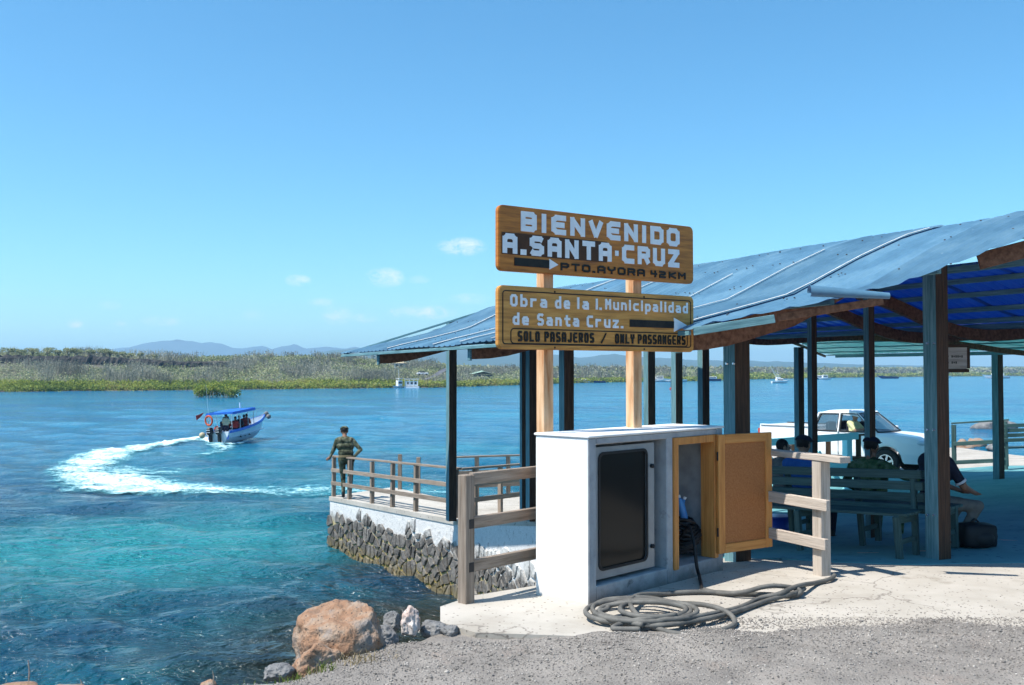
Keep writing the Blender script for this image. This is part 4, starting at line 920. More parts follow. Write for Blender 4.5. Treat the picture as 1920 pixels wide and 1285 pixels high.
text(B2,'I.',xx(.500),xx(.530),zz2(.68),zz2(.87),M['letter_white'],.021,gap=.25)
text(B2,'Municipalidad',xx(.550),xx(.968),zz2(.69),zz2(.875),M['letter_white'],.019,gap=.42)
text(B2,'de',xx(.073),xx(.155),zz2(.385),zz2(.575),M['letter_white'],.021,gap=.45)
text(B2,'Santa',xx(.20),xx(.415),zz2(.385),zz2(.58),M['letter_white'],.021,gap=.45)
text(B2,'Cruz.',xx(.455),xx(.64),zz2(.385),zz2(.58),M['letter_white'],.021,gap=.42)
arrow(B2,xx(.675),xx(.898),xx(.962),zz2(.478),H2*.125,H2*.245)
text(B2,'SOLO',xx(.10),xx(.213),zz2(.125),zz2(.292),M['letter_black'],.017,gap=.35)
text(B2,'PASAJEROS',xx(.238),xx(.492),zz2(.125),zz2(.292),M['letter_black'],.017,gap=.35)
text(B2,'/',xx(.527),xx(.556),zz2(.125),zz2(.292),M['letter_black'],.012)
text(B2,'ONLY',xx(.600),xx(.698),zz2(.125),zz2(.292),M['letter_black'],.017,gap=.35)
text(B2,'PASSANGERS',xx(.716),xx(.955),zz2(.125),zz2(.292),M['letter_black'],.016,gap=.35)
def outline(board,x0,x1,z0,z1,r,w):
    mb=MB(); ring(rrect(x0,x1,z0,z1,r),rrect(x0+w,x1-w,z0+w,z1-w,max(.002,r-w)),-TH-.003,-TH+.001,mb); mb.build('border_line',M['letter_black'],board)
outline(B2,xx(.02),xx(.985),zz2(.075),zz2(.925),.03,.009)
outline(B2,xx(.062),xx(.968),zz2(.085),zz2(.335),.035,.009)
for (bd,z) in ((B2,zt2-.03),(B2,zb2+.02)):
    for px in (1031.5,1199):
        w=wfrac((px-928)/366)*BL+.02; mb=MB(); mb.ell((w,-TH-.001,z),(.009,.004,.009),8,5); mb.build('screw',M['letter_black'],bd)
# ---------------------------------------------------------------- benches
def bench(label,R_,L,back_h=.86,nb=4,legs=4,group='green slatted benches'):
    """R_: matrix; local x along the bench, y = the way a sitter faces, z up; origin right end on the floor"""
    r=bpy.data.objects.new('bench',None); SC.collection.objects.link(r); r.matrix_world=R_; tag(r,label,'bench',group)
    def lb(name,a,b,w,h,up=(0,0,1)):
        o=beam(name,a,b,w,h,M['bench_green'],None,up=up); o.parent=r; return o
    for k in range(nb): z=back_h-.05-k*.118; lb('back_slat',(0,-.02-.012*k+.04,z),(L,-.02-.012*k+.04,z),.03,.088)
    for k in range(4): lb('seat_slat',(0,.08+k*.098,.445),(L,.08+k*.098,.445),.086,.03)
    for k in range(legs):
        x=.10+(L-.2)*k/(legs-1)
        lb('leg',(x,.40,0),(x,.42,.43),.06,.06,up=(1,0,0)); lb('leg',(x,.04,0),(x,-.01,back_h-.02),.06,.055,up=(1,0,0)); lb('brace',(x,.06,.38),(x,.43,.40),.045,.08); lb('brace',(x,.06,.17),(x,.39,.17),.03,.05)
    return r
def frame_at(a,b,face):
    """right end a, other end b (floor points); face = horizontal vector a sitter looks along"""
    X=(b-a); X=Vector((X.x,X.y,H(b.x,b.y)-H(a.x,a.y))).normalized(); Z=Vector((0,0,1)); Y=Z.cross(X).normalized(); 
    if Y.dot(face)<0: X_=X; Y=-Y
    Zz=Vector((0,0,1)); Mx=Matrix((X,Y,Zz)).transposed().to_4x4(); Mx.translation=Vector((a.x,a.y,H(a.x,a.y)+.006)); return Mx
ba=Vector((4.20,10.12,0)); bdir=Vector((-.66,.70,0)).normalized(); bb=ba+bdir*3.5
bench('long green slatted bench facing the sea with its back to the seated people',frame_at(ba,bb,Vector((-1,-1,0))),3.5,legs=4)
bo=Vector((.16,.15,0)); 
bench('green slatted bench behind the front one where three people sit',frame_at(ba+bo-bdir*.12,bb+bo,Vector((1,1,0))),3.6,back_h=.84,nb=4,legs=5)
q=P(1881,880,24.5); fa=Vector((q.x,q.y,0)); bench('empty green bench at the right edge beside the green railing',frame_at(fa+Vector((2.4,-.25,0)),fa,Vector((0,1,0))),2.4,back_h=1.05,nb=4,legs=3)
a=P(1787,700,25.5); b_=P(1886,700,24.8)
railing('railing','thin dark green railing by the water left of the far bench',(Vector((a.x,a.y)),Vector((b_.x,b_.y))),H,[0,.97],1.22,[1.2,.72,.25],M['bench_green'],pw=.10,rw=.04,rh=.10,cap=True,side=1)
a=P(1416,700,20.6); b_=P(1592,700,21.8)
r=railing('railing','pale blue painted railing behind the capped man',(Vector((a.x,a.y)),Vector((b_.x,b_.y))),H,[.06,.5,.97],1.15,[1.15,.55],M['rail_blue'],pw=.15,rw=.04,rh=.15,side=1,ends=(.1,.15))
rm=r.matrix_world.translation
for f in (.26,.78):
    c=a+(b_-a)*f; z=H(c.x,c.y); d=(b_-a).normalized(); beam('brace',Vector((c.x,c.y,z+.85))-d*.35,Vector((c.x,c.y,z+.1))+d*.35,.04,.10,M['rail_blue'],r)
a=P(1425,700,23.5); b_=P(1618,700,23.0)
railing('railing','dark wooden railing between the pale blue railing and the truck',(Vector((a.x,a.y)),Vector((b_.x,b_.y))),H,[0,.33,.66,.95],1.12,[1.1,.6],M['wood_brown'],pw=.11,rw=.04,rh=.09,cap=True,side=1)
# small notice board hanging under the roof
q=P(1787,672,11.6); nb=empty('notice_board',tuple(q),math.radians(-24),'small pale notice board with black lettering hanging behind the big post','sign')
mb=MB(); mb.box((0,0,0),(.30,.02,.27),None,0,.004); mb.build('board',M['wood_pale'],nb)
for z in (-.145,.145): 
    o=beam('frame_bar',(-.17,-.004,z),(.17,-.004,z),.03,.04,M['wood_brown'],None); o.parent=nb
o=beam('frame_bar',(.165,-.003,-.12),(.165,-.003,.12),.03,.03,M['wood_brown'],None,up=(0,1,0)); o.parent=nb
for r_,(z,s) in enumerate([(.02,'ASEO CUIDE'),(-.05,'SU PLAYA')]):
    for k in range(11 if r_==0 else 8):
        if k in (4,): continue
        mb=MB(); mb.box((-.115+k*.021,-.0115,z),(.013,.003,.026 if k%3 else .018)); mb.build('lettering',M['letter_black'],nb)
# black backpack and blue tub
q=GZ(1828,1024,0); bp_=empty('backpack',(q.x,q.y,H(q.x,q.y)+.006),.1,'black backpack standing on the floor beside the seated man','backpack')
bm=bmesh.new(); bmesh.ops.create_cube(bm,size=1)
bmesh.ops.subdivide_edges(bm,edges=bm.edges,cuts=5,use_grid_fill=True)
for v in bm.verts:
    p_=v.co*2; l=max(abs(p_.x),abs(p_.y),abs(p_.z)); n_=p_.normalized(); p_=p_.lerp(n_*1.15,.45); p_+=Vector((0,0,0)).lerp(p_,.06*mn.noise(p_*2.2))
    v.co=Vector((p_.x*.19,p_.y*.15,p_.z*.125+.125))
bm_obj('body',bm,M['black_rubber'],bp_,smooth=True)
mb=MB(); mb.ell((.03,-.13,.10),(.12,.05,.08)); mb.build('pocket',M['black_rubber'],bp_,smooth=True)
mb=MB(); mb.tube(crom([(.17,0,.20),(.22,0,.15),(.20,.02,.05)]),.016,6); mb.build('strap',M['black_rubber'],bp_,smooth=True)
mb=MB(); mb.tube(crom([(-.05,0,.25),(0,0,.29),(.05,0,.25)]),.01,6); mb.build('handle',M['black_rubber'],bp_,smooth=True)
q=P(1459,962,13.0); tb=empty('tub',(q.x,q.y,H(q.x,q.y)+.006),0,'blue plastic tub on the floor under the bench','tub')
mb=MB(); mb.tube([(0,0,0),(0,0,.02),(0,0,.22)],[.125,.135,.16],20); mb.build('body',M['blue_plastic'],tb,smooth=True)
mb=MB(); mb.tube([(0,0,.221),(0,0,.245)],.17,20); mb.build('rim',M['blue_plastic'],tb)
# ---------------------------------------------------------------- far shore
SH_P=[-900,-400,0,300,600,830,950,1100,1310,1470,1700,1920,2500,3200]
SH_D=[170,190,212,226,250,272,310,385,455,610,820,980,1250,1500]
def shore_d(px): return np.interp(px,SH_P,SH_D)
TOPP=[-900,0,120,300,600,760,860,950,1100,1310,1470,1920,3200]
TOPH=[8.4,8.4,8.2,7.2,7.9,6.3,4.8,4.1,4.0,4.4,4.8,6.6,8]
def terr_h(px,b):
    """height above water at b metres behind the shore line, along the sight line through picture column px"""
    top=np.interp(px,TOPP,TOPH); d0=shore_d(px); B=np.clip(.34*d0,60,300)
    x=np.clip(b/B,0,1); h=.12+top*(.12*sstep(0,.10,x)+.63*(sstep(.02,.9,x))+.25*sstep(.93,.97,x))
    lump=.55*np.sin(px*.021+b*.05)+.35*np.sin(px*.057-b*.11)+.25*np.sin(px*.13+b*.23)
    return np.where(b<0,-1.2+b*.1,h+lump*sstep(0,20,b)*.55*np.clip(1-b/(B*1.6),.15,1))
def terr_xyz(px,b):
    d=shore_d(px)+b; u=(px-960)/F
    return d*u,d,terr_h(px,b)+WATER
def make_terrain():
    pxs=np.concatenate([np.linspace(-900,2300,900),np.linspace(2310,3200,60)]); bs=np.concatenate([np.linspace(-8,0,4),np.linspace(1,180,110),np.linspace(185,3200,70)])
    PX,Bm=np.meshgrid(pxs,bs,indexing='ij'); X,Y,Z=terr_xyz(PX,Bm); Z=Z+RNG.normal(0,.06,Z.shape)*(Bm>0)
    nx,ny=X.shape; V=np.stack([X,Y,Z],-1).reshape(-1,3); i=np.arange(nx-1)[:,None]; j=np.arange(ny-1)[None,:]
    Fq=np.stack([i*ny+j,(i+1)*ny+j,(i+1)*ny+j+1,i*ny+j+1],-1).reshape(-1,4)
    m=mat('dry_soil',[(.055,.05,.045),(.10,.09,.07),(.13,.13,.085)],.95,.25,bump=.6,bscale=1.2,dist=.5)
    o=link('far_shore',np_mesh('far_shore',V,Fq,m,True)); tag(o,kind='structure')
make_terrain()
def leaf_mat(name,cols,isl=.3,tr=.25):
    m=bpy.data.materials.new(name); m.use_nodes=True; nt=m.node_tree; nt.nodes.clear()
    o=nd(nt,'ShaderNodeOutputMaterial'); b=nd(nt,'ShaderNodeBsdfDiffuse'); t=nd(nt,'ShaderNodeBsdfTranslucent'); ms=nd(nt,'ShaderNodeMixShader'); ms.inputs[0].default_value=tr
    tc=nd(nt,'ShaderNodeTexCoord'); nz=nd(nt,'ShaderNodeTexNoise'); nz.inputs['Scale'].default_value=.07; nz.inputs['Detail'].default_value=5; lk(nt,tc.outputs['Object'],nz.inputs[0])
    g=nd(nt,'ShaderNodeNewGeometry'); ad=nd(nt,'ShaderNodeMath',operation='MULTIPLY_ADD'); lk(nt,g.outputs['Random Per Island'],ad.inputs[0]); ad.inputs[1].default_value=isl; 
    sb=nd(nt,'ShaderNodeMath',operation='SUBTRACT'); lk(nt,nz.outputs[0],sb.inputs[0]); sb.inputs[1].default_value=isl/2; lk(nt,sb.outputs[0],ad.inputs[2])
    c=ramp(nt,ad.outputs[0],[(.28+.44*i/(len(cols)-1),k) for i,k in enumerate(cols)])
    lk(nt,c,b.inputs[0]); lk(nt,c,t.inputs[0]); lk(nt,b.outputs[0],ms.inputs[1]); lk(nt,t.outputs[0],ms.inputs[2]); lk(nt,ms.outputs[0],o.inputs[0]); return m
M['mangrove']=leaf_mat('mangrove_leaf',[(.13,.18,.035),(.25,.30,.055),(.38,.42,.10),(.33,.29,.11)],tr=.4)
M['scrub']=leaf_mat('scrub_leaf',[(.18,.21,.10),(.30,.33,.165),(.39,.41,.235),(.36,.34,.26)])
M['greybush']=leaf_mat('bare_scrub',[(.13,.13,.10),(.24,.24,.185),(.36,.355,.28)],tr=.05)
def clump_geo(C,R,n,size,flat=.75):
    """n small leaf faces scattered through each crown; C centres (k,3), R radii (k,)"""
    k=len(C); d=RNG.normal(0,1,(k,n,3)); d/=np.linalg.norm(d,axis=-1,keepdims=True); rr=RNG.uniform(.35,1,(k,n,1))**.6
    pos=C[:,None,:]+d*rr*R[:,None,None]*np.array([1,1,flat])
    a=RNG.normal(0,1,(k,n,3)); a/=np.linalg.norm(a,axis=-1,keepdims=True); b=np.cross(a,RNG.normal(0,1,(k,n,3))); b/=np.linalg.norm(b,axis=-1,keepdims=True)
    s=(size*np.ones(k))[:,None,None]*RNG.uniform(.5,1.2,(k,n,1)); 
    V=np.stack([pos-a*s-b*s*.7,pos+a*s-b*s*.5,pos+a*s*.6+b*s,pos-a*s*.8+b*s*.7],2).reshape(-1,3)
    return V,np.arange(len(V)).reshape(-1,4)
def twig_geo(C,Hh,n,w):
    k=len(C); off=RNG.normal(0,1,(k,n,2))*Hh[:,None,None]*.16; lean=RNG.normal(0,.22,(k,n,2))*Hh[:,None,None]; hh=Hh[:,None]*RNG.uniform(.6,1.05,(k,n))
    b=np.concatenate([C[:,None,:2]+off,np.broadcast_to(C[:,None,2:],(k,n,1))],-1); t=b+np.concatenate([lean,hh[...,None]],-1)
    wd=np.zeros((k,n,3)); wd[...,0]=(w*np.ones(k))[:,None]
    V=np.stack([b-wd,b+wd,t+wd*.4,t-wd*.4],2).reshape(-1,3); return V,np.arange(len(V)).reshape(-1,4)
def join(parts):
    Vs=[];Fs=[];o=0
    for V,Q in parts: Vs.append(V);Fs.append(Q+o);o+=len(V)
    return np.concatenate(Vs),np.concatenate(Fs)
def scatter(n,px0,px1,b0,b1):
    px=RNG.uniform(px0,px1,n); b=RNG.uniform(b0,b1,n); x,y,z=terr_xyz(px,b); return px,b,np.stack([x,y,z],-1)
ROAD=[(800,712),(815,704),(832,695),(836,688)]
def road_mask(px,b):
    t=np.clip((px-795)/45,0,1); bb=5+t*62; return (px>792)&(px<842)&(np.abs(b-bb)<9+t*8)
# mangrove fringe
px,b,C=scatter(3300,-500,1330,-1.6,8); R=RNG.uniform(.55,1.15,len(C))*(1+.0012*shore_d(px)); C[:,2]+=R*.4
sc_=shore_d(px)/250
pA=clump_geo(C,R,44,.19*sc_)
px,b,C=scatter(1500,1330,2400,.5,26); R=RNG.uniform(1.6,3.2,len(C)); C[:,2]+=R*.3; pB=clump_geo(C,R,26,.55*np.ones(len(C)))
V,Q=join([pA,pB]); tag(link('mangrove_fringe',np_mesh('mangrove_fringe',V,Q,M['mangrove'])),'bright green mangrove fringe along the far water line','mangroves',kind='stuff')
# green and grey scrub on the slope
def scrubset(n,px0,px1,b0,b1,rmin,rmax,leaf,nl,mm,name,label,sel=None,twigs=False):
    px,b,C=scatter(n,px0,px1,b0,b1)
    dens=np.sin(px*.013+b*.09)+np.sin(px*.041-b*.05+2)+np.sin(px*.09+b*.17)*.6
    keep=~road_mask(px,b)&~((px<440)&(b>.34*shore_d(px)*.62)&(b<.34*shore_d(px)*1.0))
    if sel is not None: keep&=sel(dens+RNG.normal(0,.5,len(dens)))
    px,b,C=px[keep],b[keep],C[keep]; R=RNG.uniform(rmin,rmax,len(C)); s=(shore_d(px)+b)/300
    if twigs:
        return join([twig_geo(C,R*2.1,15,.045*s),clump_geo(C+np.stack([0*R,0*R,R*1.5],-1),R*.8,12,leaf*s,.6)])
    C[:,2]+=R*.5; return clump_geo(C,R,nl,leaf*s)
g1=scrubset(6800,-500,1000,6,120,.9,1.9,.20,26,None,'','',lambda d:d>-1.2)
g2=scrubset(3600,1000,2400,14,420,1.5,3.0,.36,18,None,'','',None)
g4=scrubset(2600,-500,2400,95,300,1.3,2.5,.30,22,None,'','',lambda d:d>-1.0)
V,Q=join([g1,g2,g4]); tag(link('scrub',np_mesh('scrub',V,Q,M['scrub'])),'dry green scrub covering the far bank','scrub',kind='stuff')
g3=scrubset(5200,-500,1050,5,110,1.0,2.0,.16,14,None,'','',lambda d:d<-.55,True)
g5=scrubset(900,1050,2000,8,120,1.6,2.8,.22,14,None,'','',lambda d:d<.2,True)
V,Q=join([g3,g5]); tag(link('bare_scrub',np_mesh('bare_scrub',V,Q,M['greybush'])),'grey leafless scrub between the green bushes of the far bank','scrub',kind='stuff')
# dark lava rim under the skyline trees at the left
M['lava']=mat('lava',[(.02,.018,.018),(.05,.045,.04),(.09,.08,.07)],.95,.6,bump=.8,bscale=1.4,dist=.4)
bm=bmesh.new(); rings=[]
for i in range(160):
    pxx=-420+i*5.6; B=.34*shore_d(pxx); x,y,z=terr_xyz(pxx,B*.93); fade=max(.15,min(1,(470-pxx)/260))
    hh=1.25*fade*(1+.5*mn.noise(Vector((i*.33,2,0)))+.5*mn.noise(Vector((i*.9,7,0)))); rings.append([bm.verts.new((x,y-1.2+.9*mn.noise(Vector((i*.5,0,0))),z+.1)),bm.verts.new((x,y-.6+.9*mn.noise(Vector((i*.7,5,0))),z+1.1+hh*.5)),bm.verts.new((x,y+.1,z+1.35+hh)),bm.verts.new((x,y+5,z+1.3+hh*.7))])
for i in range(len(rings)-1):
    for k in range(3): bm.faces.new((rings[i][k],rings[i+1][k],rings[i+1][k+1],rings[i][k+1]))
tag(bm_obj('lava_ridge',bm,M['lava']),kind='structure')
# trees standing on the rim, each its own
def tree(px,b,h,w,label,seed,green=True):
    x,y,z=terr_xyz(float(px),float(b)); x,y,z=float(x),float(y),float(z); r=empty('tree',(x,y,z+.6),0,label,'tree','trees along the skyline at the left'); rnd=random.Random(seed); mb=MB()
    tips=[]
    for k in range(7):
        a=rnd.uniform(0,6.28); l=w*.5*rnd.uniform(.4,1); p1=Vector((rnd.uniform(-.15,.15),0,0)); p2=Vector((math.cos(a)*l*.35,math.sin(a)*l*.35,h*.45)); p3=Vector((math.cos(a)*l,math.sin(a)*l,h*rnd.uniform(.7,.95)))
        mb.tube([p1,p2,p3],[.14,.09,.04],5); tips.append(p3)
    mb.build('trunk',M['greybush'],r)
    C=np.array([t+Vector((rnd.uniform(-.4,.4),rnd.uniform(-.4,.4),-.1)) for t in tips for _ in range(2)]); V,Q=clump_geo(C,np.ones(len(C))*w*.17+.3,34,.16,.6)
    link('crown',np_mesh('crown',V,Q,M['scrub']),r)
xs=[-30,14,38,62,88,110,128,144,168,196,206,222,240,262,285]
labs=['leftmost flat crowned tree on the dark rim','second flat crowned tree from the left on the rim','low bushy tree third from the left on the rim','rounded pale tree fourth from the left on the rim','broad tree fifth from the left on the rim','small tree sixth from the left on the rim','taller umbrella tree left of the gap in the skyline','leaning airy tree at the middle of the rim','thin tree between the two tallest rim trees','tallest airy tree where the skyline starts to drop','slim tree touching the tallest rim tree','bare topped tree right of the tallest rim tree','low tree where the dark rim thins out','short tree near the right end of the dark rim','last small tree at the right end of the rim']
for i,x_ in enumerate(xs): tree(x_,.34*shore_d(x_)*1.0+2,.62*np.array([3.2,3.4,2.8,3.3,3.6,2.7,3.8,3.5,3.0,4.0,3.4,3.2,2.6,2.8,2.3])[i],.8*np.array([4.2,4.6,3.4,4.4,4.8,3,4.6,4,3,3.6,2.8,3.4,3.2,3.2,2.8])[i],labs[i],i)
# mangrove islet
q=wl(404,745); isl=empty('mangrove_bush',(q.x,q.y,WATER),0,'round green mangrove bush standing alone in the water behind the boat','mangrove')
n=36; C=np.stack([RNG.uniform(-3.2,3.2,n),RNG.uniform(-2,2,n),RNG.uniform(1.0,1.95,n)],-1); C[:,2]-=np.abs(C[:,0])*.13
V,Q=clump_geo(C,np.full(n,1.0),110,.14,.8); link('crown',np_mesh('crown',V,Q,M['mangrove']),isl)
mb=MB()
for k in range(46):
    x_=random.uniform(-3.6,3.6); y_=random.uniform(-2,1.5); mb.tube([(x_,y_,-.2),(x_*.9,y_*.8,.5),(x_*.75,y_*.6,1.1)],.05,4)
o=mb.build('prop_roots',M['greybush'],isl); o['kind']='stuff' 
# blue hills
def hills(name,prof,dist,depth,col,seed):
    pxs=np.arange(prof[0][0],prof[-1][0]+1,6.0); ys=np.interp(pxs,[p[0] for p in prof],[p[1] for p in prof])
    rows=9; V=[];F_=[]
    for j in range(rows):
        f=j/(rows-1)
        for i,(pxx,yy) in enumerate(zip(pxs,ys)):
            top=(697-yy+.7*math.sin(pxx*.09+seed)+.5*math.sin(pxx*.23))*dist/F+EYE; d=dist-depth*(1-f)
            zz=WATER+(top-WATER)*(f**.8)*(1 if j==rows-1 else 1+.05*math.sin(pxx*.05+j*1.7+seed)); V.append(((pxx-960)/F*dist,d,zz))
    # back side
    for i,pxx in enumerate(pxs): V.append(((pxx-960)/F*dist,dist+depth*.6,WATER-2))
    nx=len(pxs)
    for j in range(rows):
        for i in range(nx-1): F_.append((j*nx+i,j*nx+i+1,(j+1)*nx+i+1,(j+1)*nx+i))
    m=mat(name+'_cover',[tuple(c*.8 for c in col),col,tuple(c*1.15 for c in col)],.95,.004,bump=.0)
    o=link(name,np_mesh(name,np.array(V),np.array(F_),m,True)); tag(o,kind='structure')
hills('hills',[(-900,668),(-300,662),(60,664),(215,655),(245,650),(270,645),(300,640),(330,636.5),(352,640),(378,643),(395,641),(410,644),(440,654),(470,651),(490,649),(510,655),(530,649),(552,646),(575,655),(592,651),(615,650),(640,655),(668,650),(690,655),(720,660),(900,668),(1500,690),(2400,692),(3400,694)],6600,900,(.03,.05,.05),1)
hills('green_uplands',[(-900,690),(300,680),(560,668),(640,656),(672,652),(700,656),(726,652),(745,651),(772,647),(800,644.5),(822,650),(850,650),(880,654),(920,657),(1000,662),(1060,668),(1100,671),(1128,666),(1150,663),(1172,667),(1210,670),(1300,675),(1400,677),(1480,679),(1560,683),(1700,686),(1920,688),(2600,690),(3400,692)],4400,1300,(.035,.065,.04),2)
# ---------------------------------------------------------------- haze
HZ=empty
mb=MB(); mb.box((0,3000,(WATER-3+EYE+190)/2),(14000,12400,EYE+190-(WATER-3)))
m=bpy.data.materials.new('haze'); m.use_nodes=True; nt=m.node_tree; nt.nodes.clear(); o=nd(nt,'ShaderNodeOutputMaterial'); v=nd(nt,'ShaderNodeVolumePrincipled')
v.inputs['Color'].default_value=(.50,.76,1,1); v.inputs['Density'].default_value=.0002; v.inputs['Anisotropy'].default_value=.25; lk(nt,v.outputs[0],o.inputs['Volume'])
hz=mb.build('haze',m); tag(hz,kind='stuff')
# ---------------------------------------------------------------- buildings and road across the water
M['white_paint']=mat('white_paint',[(.70,.71,.72),(.80,.80,.80)],.4,2,bump=.0,spec=.5)
M['tan_roof']=mat('tan_roof',[(.45,.36,.22),(.55,.46,.30)],.8,1,bump=0)
M['dark_window']=mat('dark_window',[(.02,.025,.03)],.15,1,bump=0,spec=.5)
M['navy']=mat('navy',[(.01,.03,.12),(.02,.05,.18)],.4,2,bump=0)
M['asphalt']=mat('asphalt',[(.10,.10,.11),(.14,.14,.15)],.9,.4,bump=.2)
def land_at(px,py):
    for b in np.arange(2,400,1.0):
        x,y,z=terr_xyz(float(px),float(b)); r=ray(px,py); zz=EYE+r.z/r.y*float(y)
        if zz<=float(z): return Vector((float(x),float(y),float(z)))
    return Vector((float(x),float(y),float(z)))
pts=[(797,714,7),(812,706,10),(826,697,12),(836,691,9),(828,688,6)]
bs=[6,24,46,64,78]; V=[];Q=[]
for (pxx,py,w),b_ in zip(pts,bs):
    for sx in (-1,1):
        x,y,z=terr_xyz(float(pxx+sx*w*.5),float(b_)); V.append((float(x),float(y),float(z)+1.6))
for i in range(len(pts)-1): Q.append((2*i,2*i+1,2*i+3,2*i+2))
me=MB().add(V,Q); me.add([(v[0],v[1],v[2]-1.8) for v in V],[tuple(reversed(q)) for q in Q]); tag(me.build('road',M['asphalt']),kind='structure')
p=land_at(750,697); wb=empty('lookout_hut',tuple(p),0,'small white hut with tan pyramid roof and tall mast on the far bank','building')
mb=MB(); mb.box((0,0,1.6),(3.4,3,2.2)); mb.build('wall',M['white_paint'],wb)
for x in (-.75,.75): 
    mb=MB(); mb.box((x,-1.52,1.95),(1.1,.06,.85)); mb.build('window',M['dark_window'],wb)
mb=MB(); mb.add([(-2.2,-2,2.71),(2.2,-2,2.71),(2.2,2,2.71),(-2.2,2,2.71),(0,0,3.75)],[(0,1,4),(1,2,4),(2,3,4),(3,0,4),(3,2,1,0)]); mb.build('roof',M['tan_roof'],wb)
mb=MB(); mb.tube([(.1,0,3.5),(.1,0,9.6)],[.16,.06],6); 
for z in (5,6.4,7.8): mb.tube([(-.25,0,z),(.45,0,z)],.04,4)
mb.build('mast',M['white_paint'],wb)
for i in (-1.2,1.2):
    mb=MB(); mb.box((i,-1,.3),(.15,.15,1.2)); mb.build('stilt',M['white_paint'],wb)
p=land_at(742,712); 
p=land_at(905,714); gb_=empty('green_roofed_shed',(p.x,p.y,p.z+.8),.2,'low shed with pale green roof among the mangroves','building')
mb=MB(); mb.add([(-4,-2,1.3),(0,-2,2.2),(4.2,-2,1.0),(-4,2,1.5),(0,2,2.5),(4.2,2,1.2)],[(0,1,4,3),(1,2,5,4),(0,3,4,5,2,1)]); mb.build('roof',mat('green_roof',[(.25,.38,.30),(.33,.45,.36)],.7,1,bump=0),gb_)
mb=MB(); mb.box((0,0,.3),(6,2.6,1.6)); mb.build('wall',M['dark_window'],gb_)
p=land_at(797,713); car=empty('parked_car',(p.x-.6,p.y-2,p.z+1.5),.3,'white car parked at the foot of the road across the water','car')
mb=MB(); mb.box((0,0,.45),(3.4,1.5,.55),None,0,.12); mb.build('body',M['white_paint'],car)
mb=MB(); mb.box((-.1,0,.92),(1.8,1.35,.45),None,0,.15); mb.build('cabin',M['dark_window'],car)
for x in (-1.1,1.1):
    mb=MB(); mb.tube([(x,-.78,.2),(x,-.6,.2)],.28,10); mb.build('wheel',M['black_rubber'],car)
# ---------------------------------------------------------------- boats
def hull(L,B,Hs,Hb,dr=.25,n=12,rake=.12):
    """lofted open hull, stern at x=0, bow at x=L; returns MB and the sheer line"""
    mb=MB(); V=[];Fc=[]; prof=6; sh=[]
    for i in range(n+1):
        t=i/n; x=L*t; w=B/2*(1-max(0,(t-.45)/.55)**2.2)*(.92+.08*min(1,t*4)); w=max(w,.02); hs=Hs+(Hb-Hs)*t**2.2; kz=-dr+ (dr+hs*.55)*max(0,(t-.75)/.25)**1.8
        xx=x+rake*L*.0
        for k in range(prof):
            q=k/(prof-1); y=w*(q**.55)*(.86+.14*q); z=kz+(hs-kz)*q**1.35
            V.append((x+ (rake*L*(t**3)*q*.6),y,z))
        sh.append((x+rake*L*(t**3)*.6,w,hs))
    for i in range(n):
        for k in range(prof-1): Fc.append((i*prof+k,(i+1)*prof+k,(i+1)*prof+k+1,i*prof+k+1))
    mb.add(V,Fc); mb.add([(v[0],-v[1],v[2]) for v in V],[tuple(reversed(f)) for f in Fc])
    a=[V[k] for k in range(prof)]; mb.add(a+[(v[0],-v[1],v[2]) for v in a],[(k,k+1,prof+k+1,prof+k) for k in range(prof-1)])
    # floor inside
    fl=[(s[0]*.99,s[1]*.93,Hs*.35) for s in sh[:-1]]; mb.add(fl+[(x,-y,z) for x,y,z in fl],[(k,k+1,len(fl)+k+1,len(fl)+k) for k in range(len(fl)-1)])
    return mb,sh
def small_boat(px,py,L,Hh,heading,kind,label,colr=None):
    q=wl(px,py); r=empty('boat',(q.x,q.y,WATER),heading,label,'boat','boats moored along the far shore')
    mb,sh=hull(L,L*.32,L*.10,L*.15,L*.02); mb.build('hull',colr or M['white_paint'],r)
    if kind>=1:
        mb=MB(); mb.box((L*.45,0,L*.10+Hh*.28),(L*.42,L*.24,Hh*.5),None,0,.1); mb.build('cabin',M['white_paint'],r)
        for s in (-1,1):
            mb=MB(); mb.box((L*.47,s*L*.122,L*.10+Hh*.34),(L*.34,.04,Hh*.18)); mb.build('window',M['dark_window'],r)
    if kind>=2:
        mb=MB(); mb.box((L*.42,0,L*.10+Hh*.72),(L*.36,L*.26,.10)); mb.build('canopy',M['white_paint'],r)
        for x in (.28,.56):
            for s in (-1,1): mb=MB(); mb.tube([(L*x,s*L*.1,L*.1+Hh*.5),(L*x,s*L*.1,L*.1+Hh*.72)],.04,4); mb.build('pole',M['white_paint'],r)
    if kind>=3:
        mb=MB(); mb.tube([(L*.5,0,L*.1+Hh*.5),(L*.5,0,L*.1+Hh*1.6)],.05,4); mb.build('mast',M['white_paint'],r)
    return r
small_boat(722,727.5,5.2,1.4,math.pi*1.02,1,'low white launch left of the white cabin boat')
r=small_boat(757,727.5,4.0,2.9,math.pi*1.3,3,'white cabin boat with antenna below the white hut')
q=wl(772,727.5); r=empty('houseboat',(q.x,q.y,WATER),0,'boxy white two storey barge beside the white cabin boat','boat')
mb=MB(); mb.box((0,0,.15),(4.0,2.2,.5)); mb.build('hull',M['white_paint'],r)
mb=MB(); mb.box((0,0,1.15),(3.2,1.6,1.2)); mb.build('cabin',M['white_paint'],r)
mb=MB(); mb.box((0,0,2.35),(3.7,2,.1)); mb.build('canopy',M['white_paint'],r)
for x in (-1.7,-.6,.6,1.7):
    mb=MB(); mb.tube([(x,-.9,.4),(x,-.9,2.35)],.06,4); mb.build('pole',M['white_paint'],r)
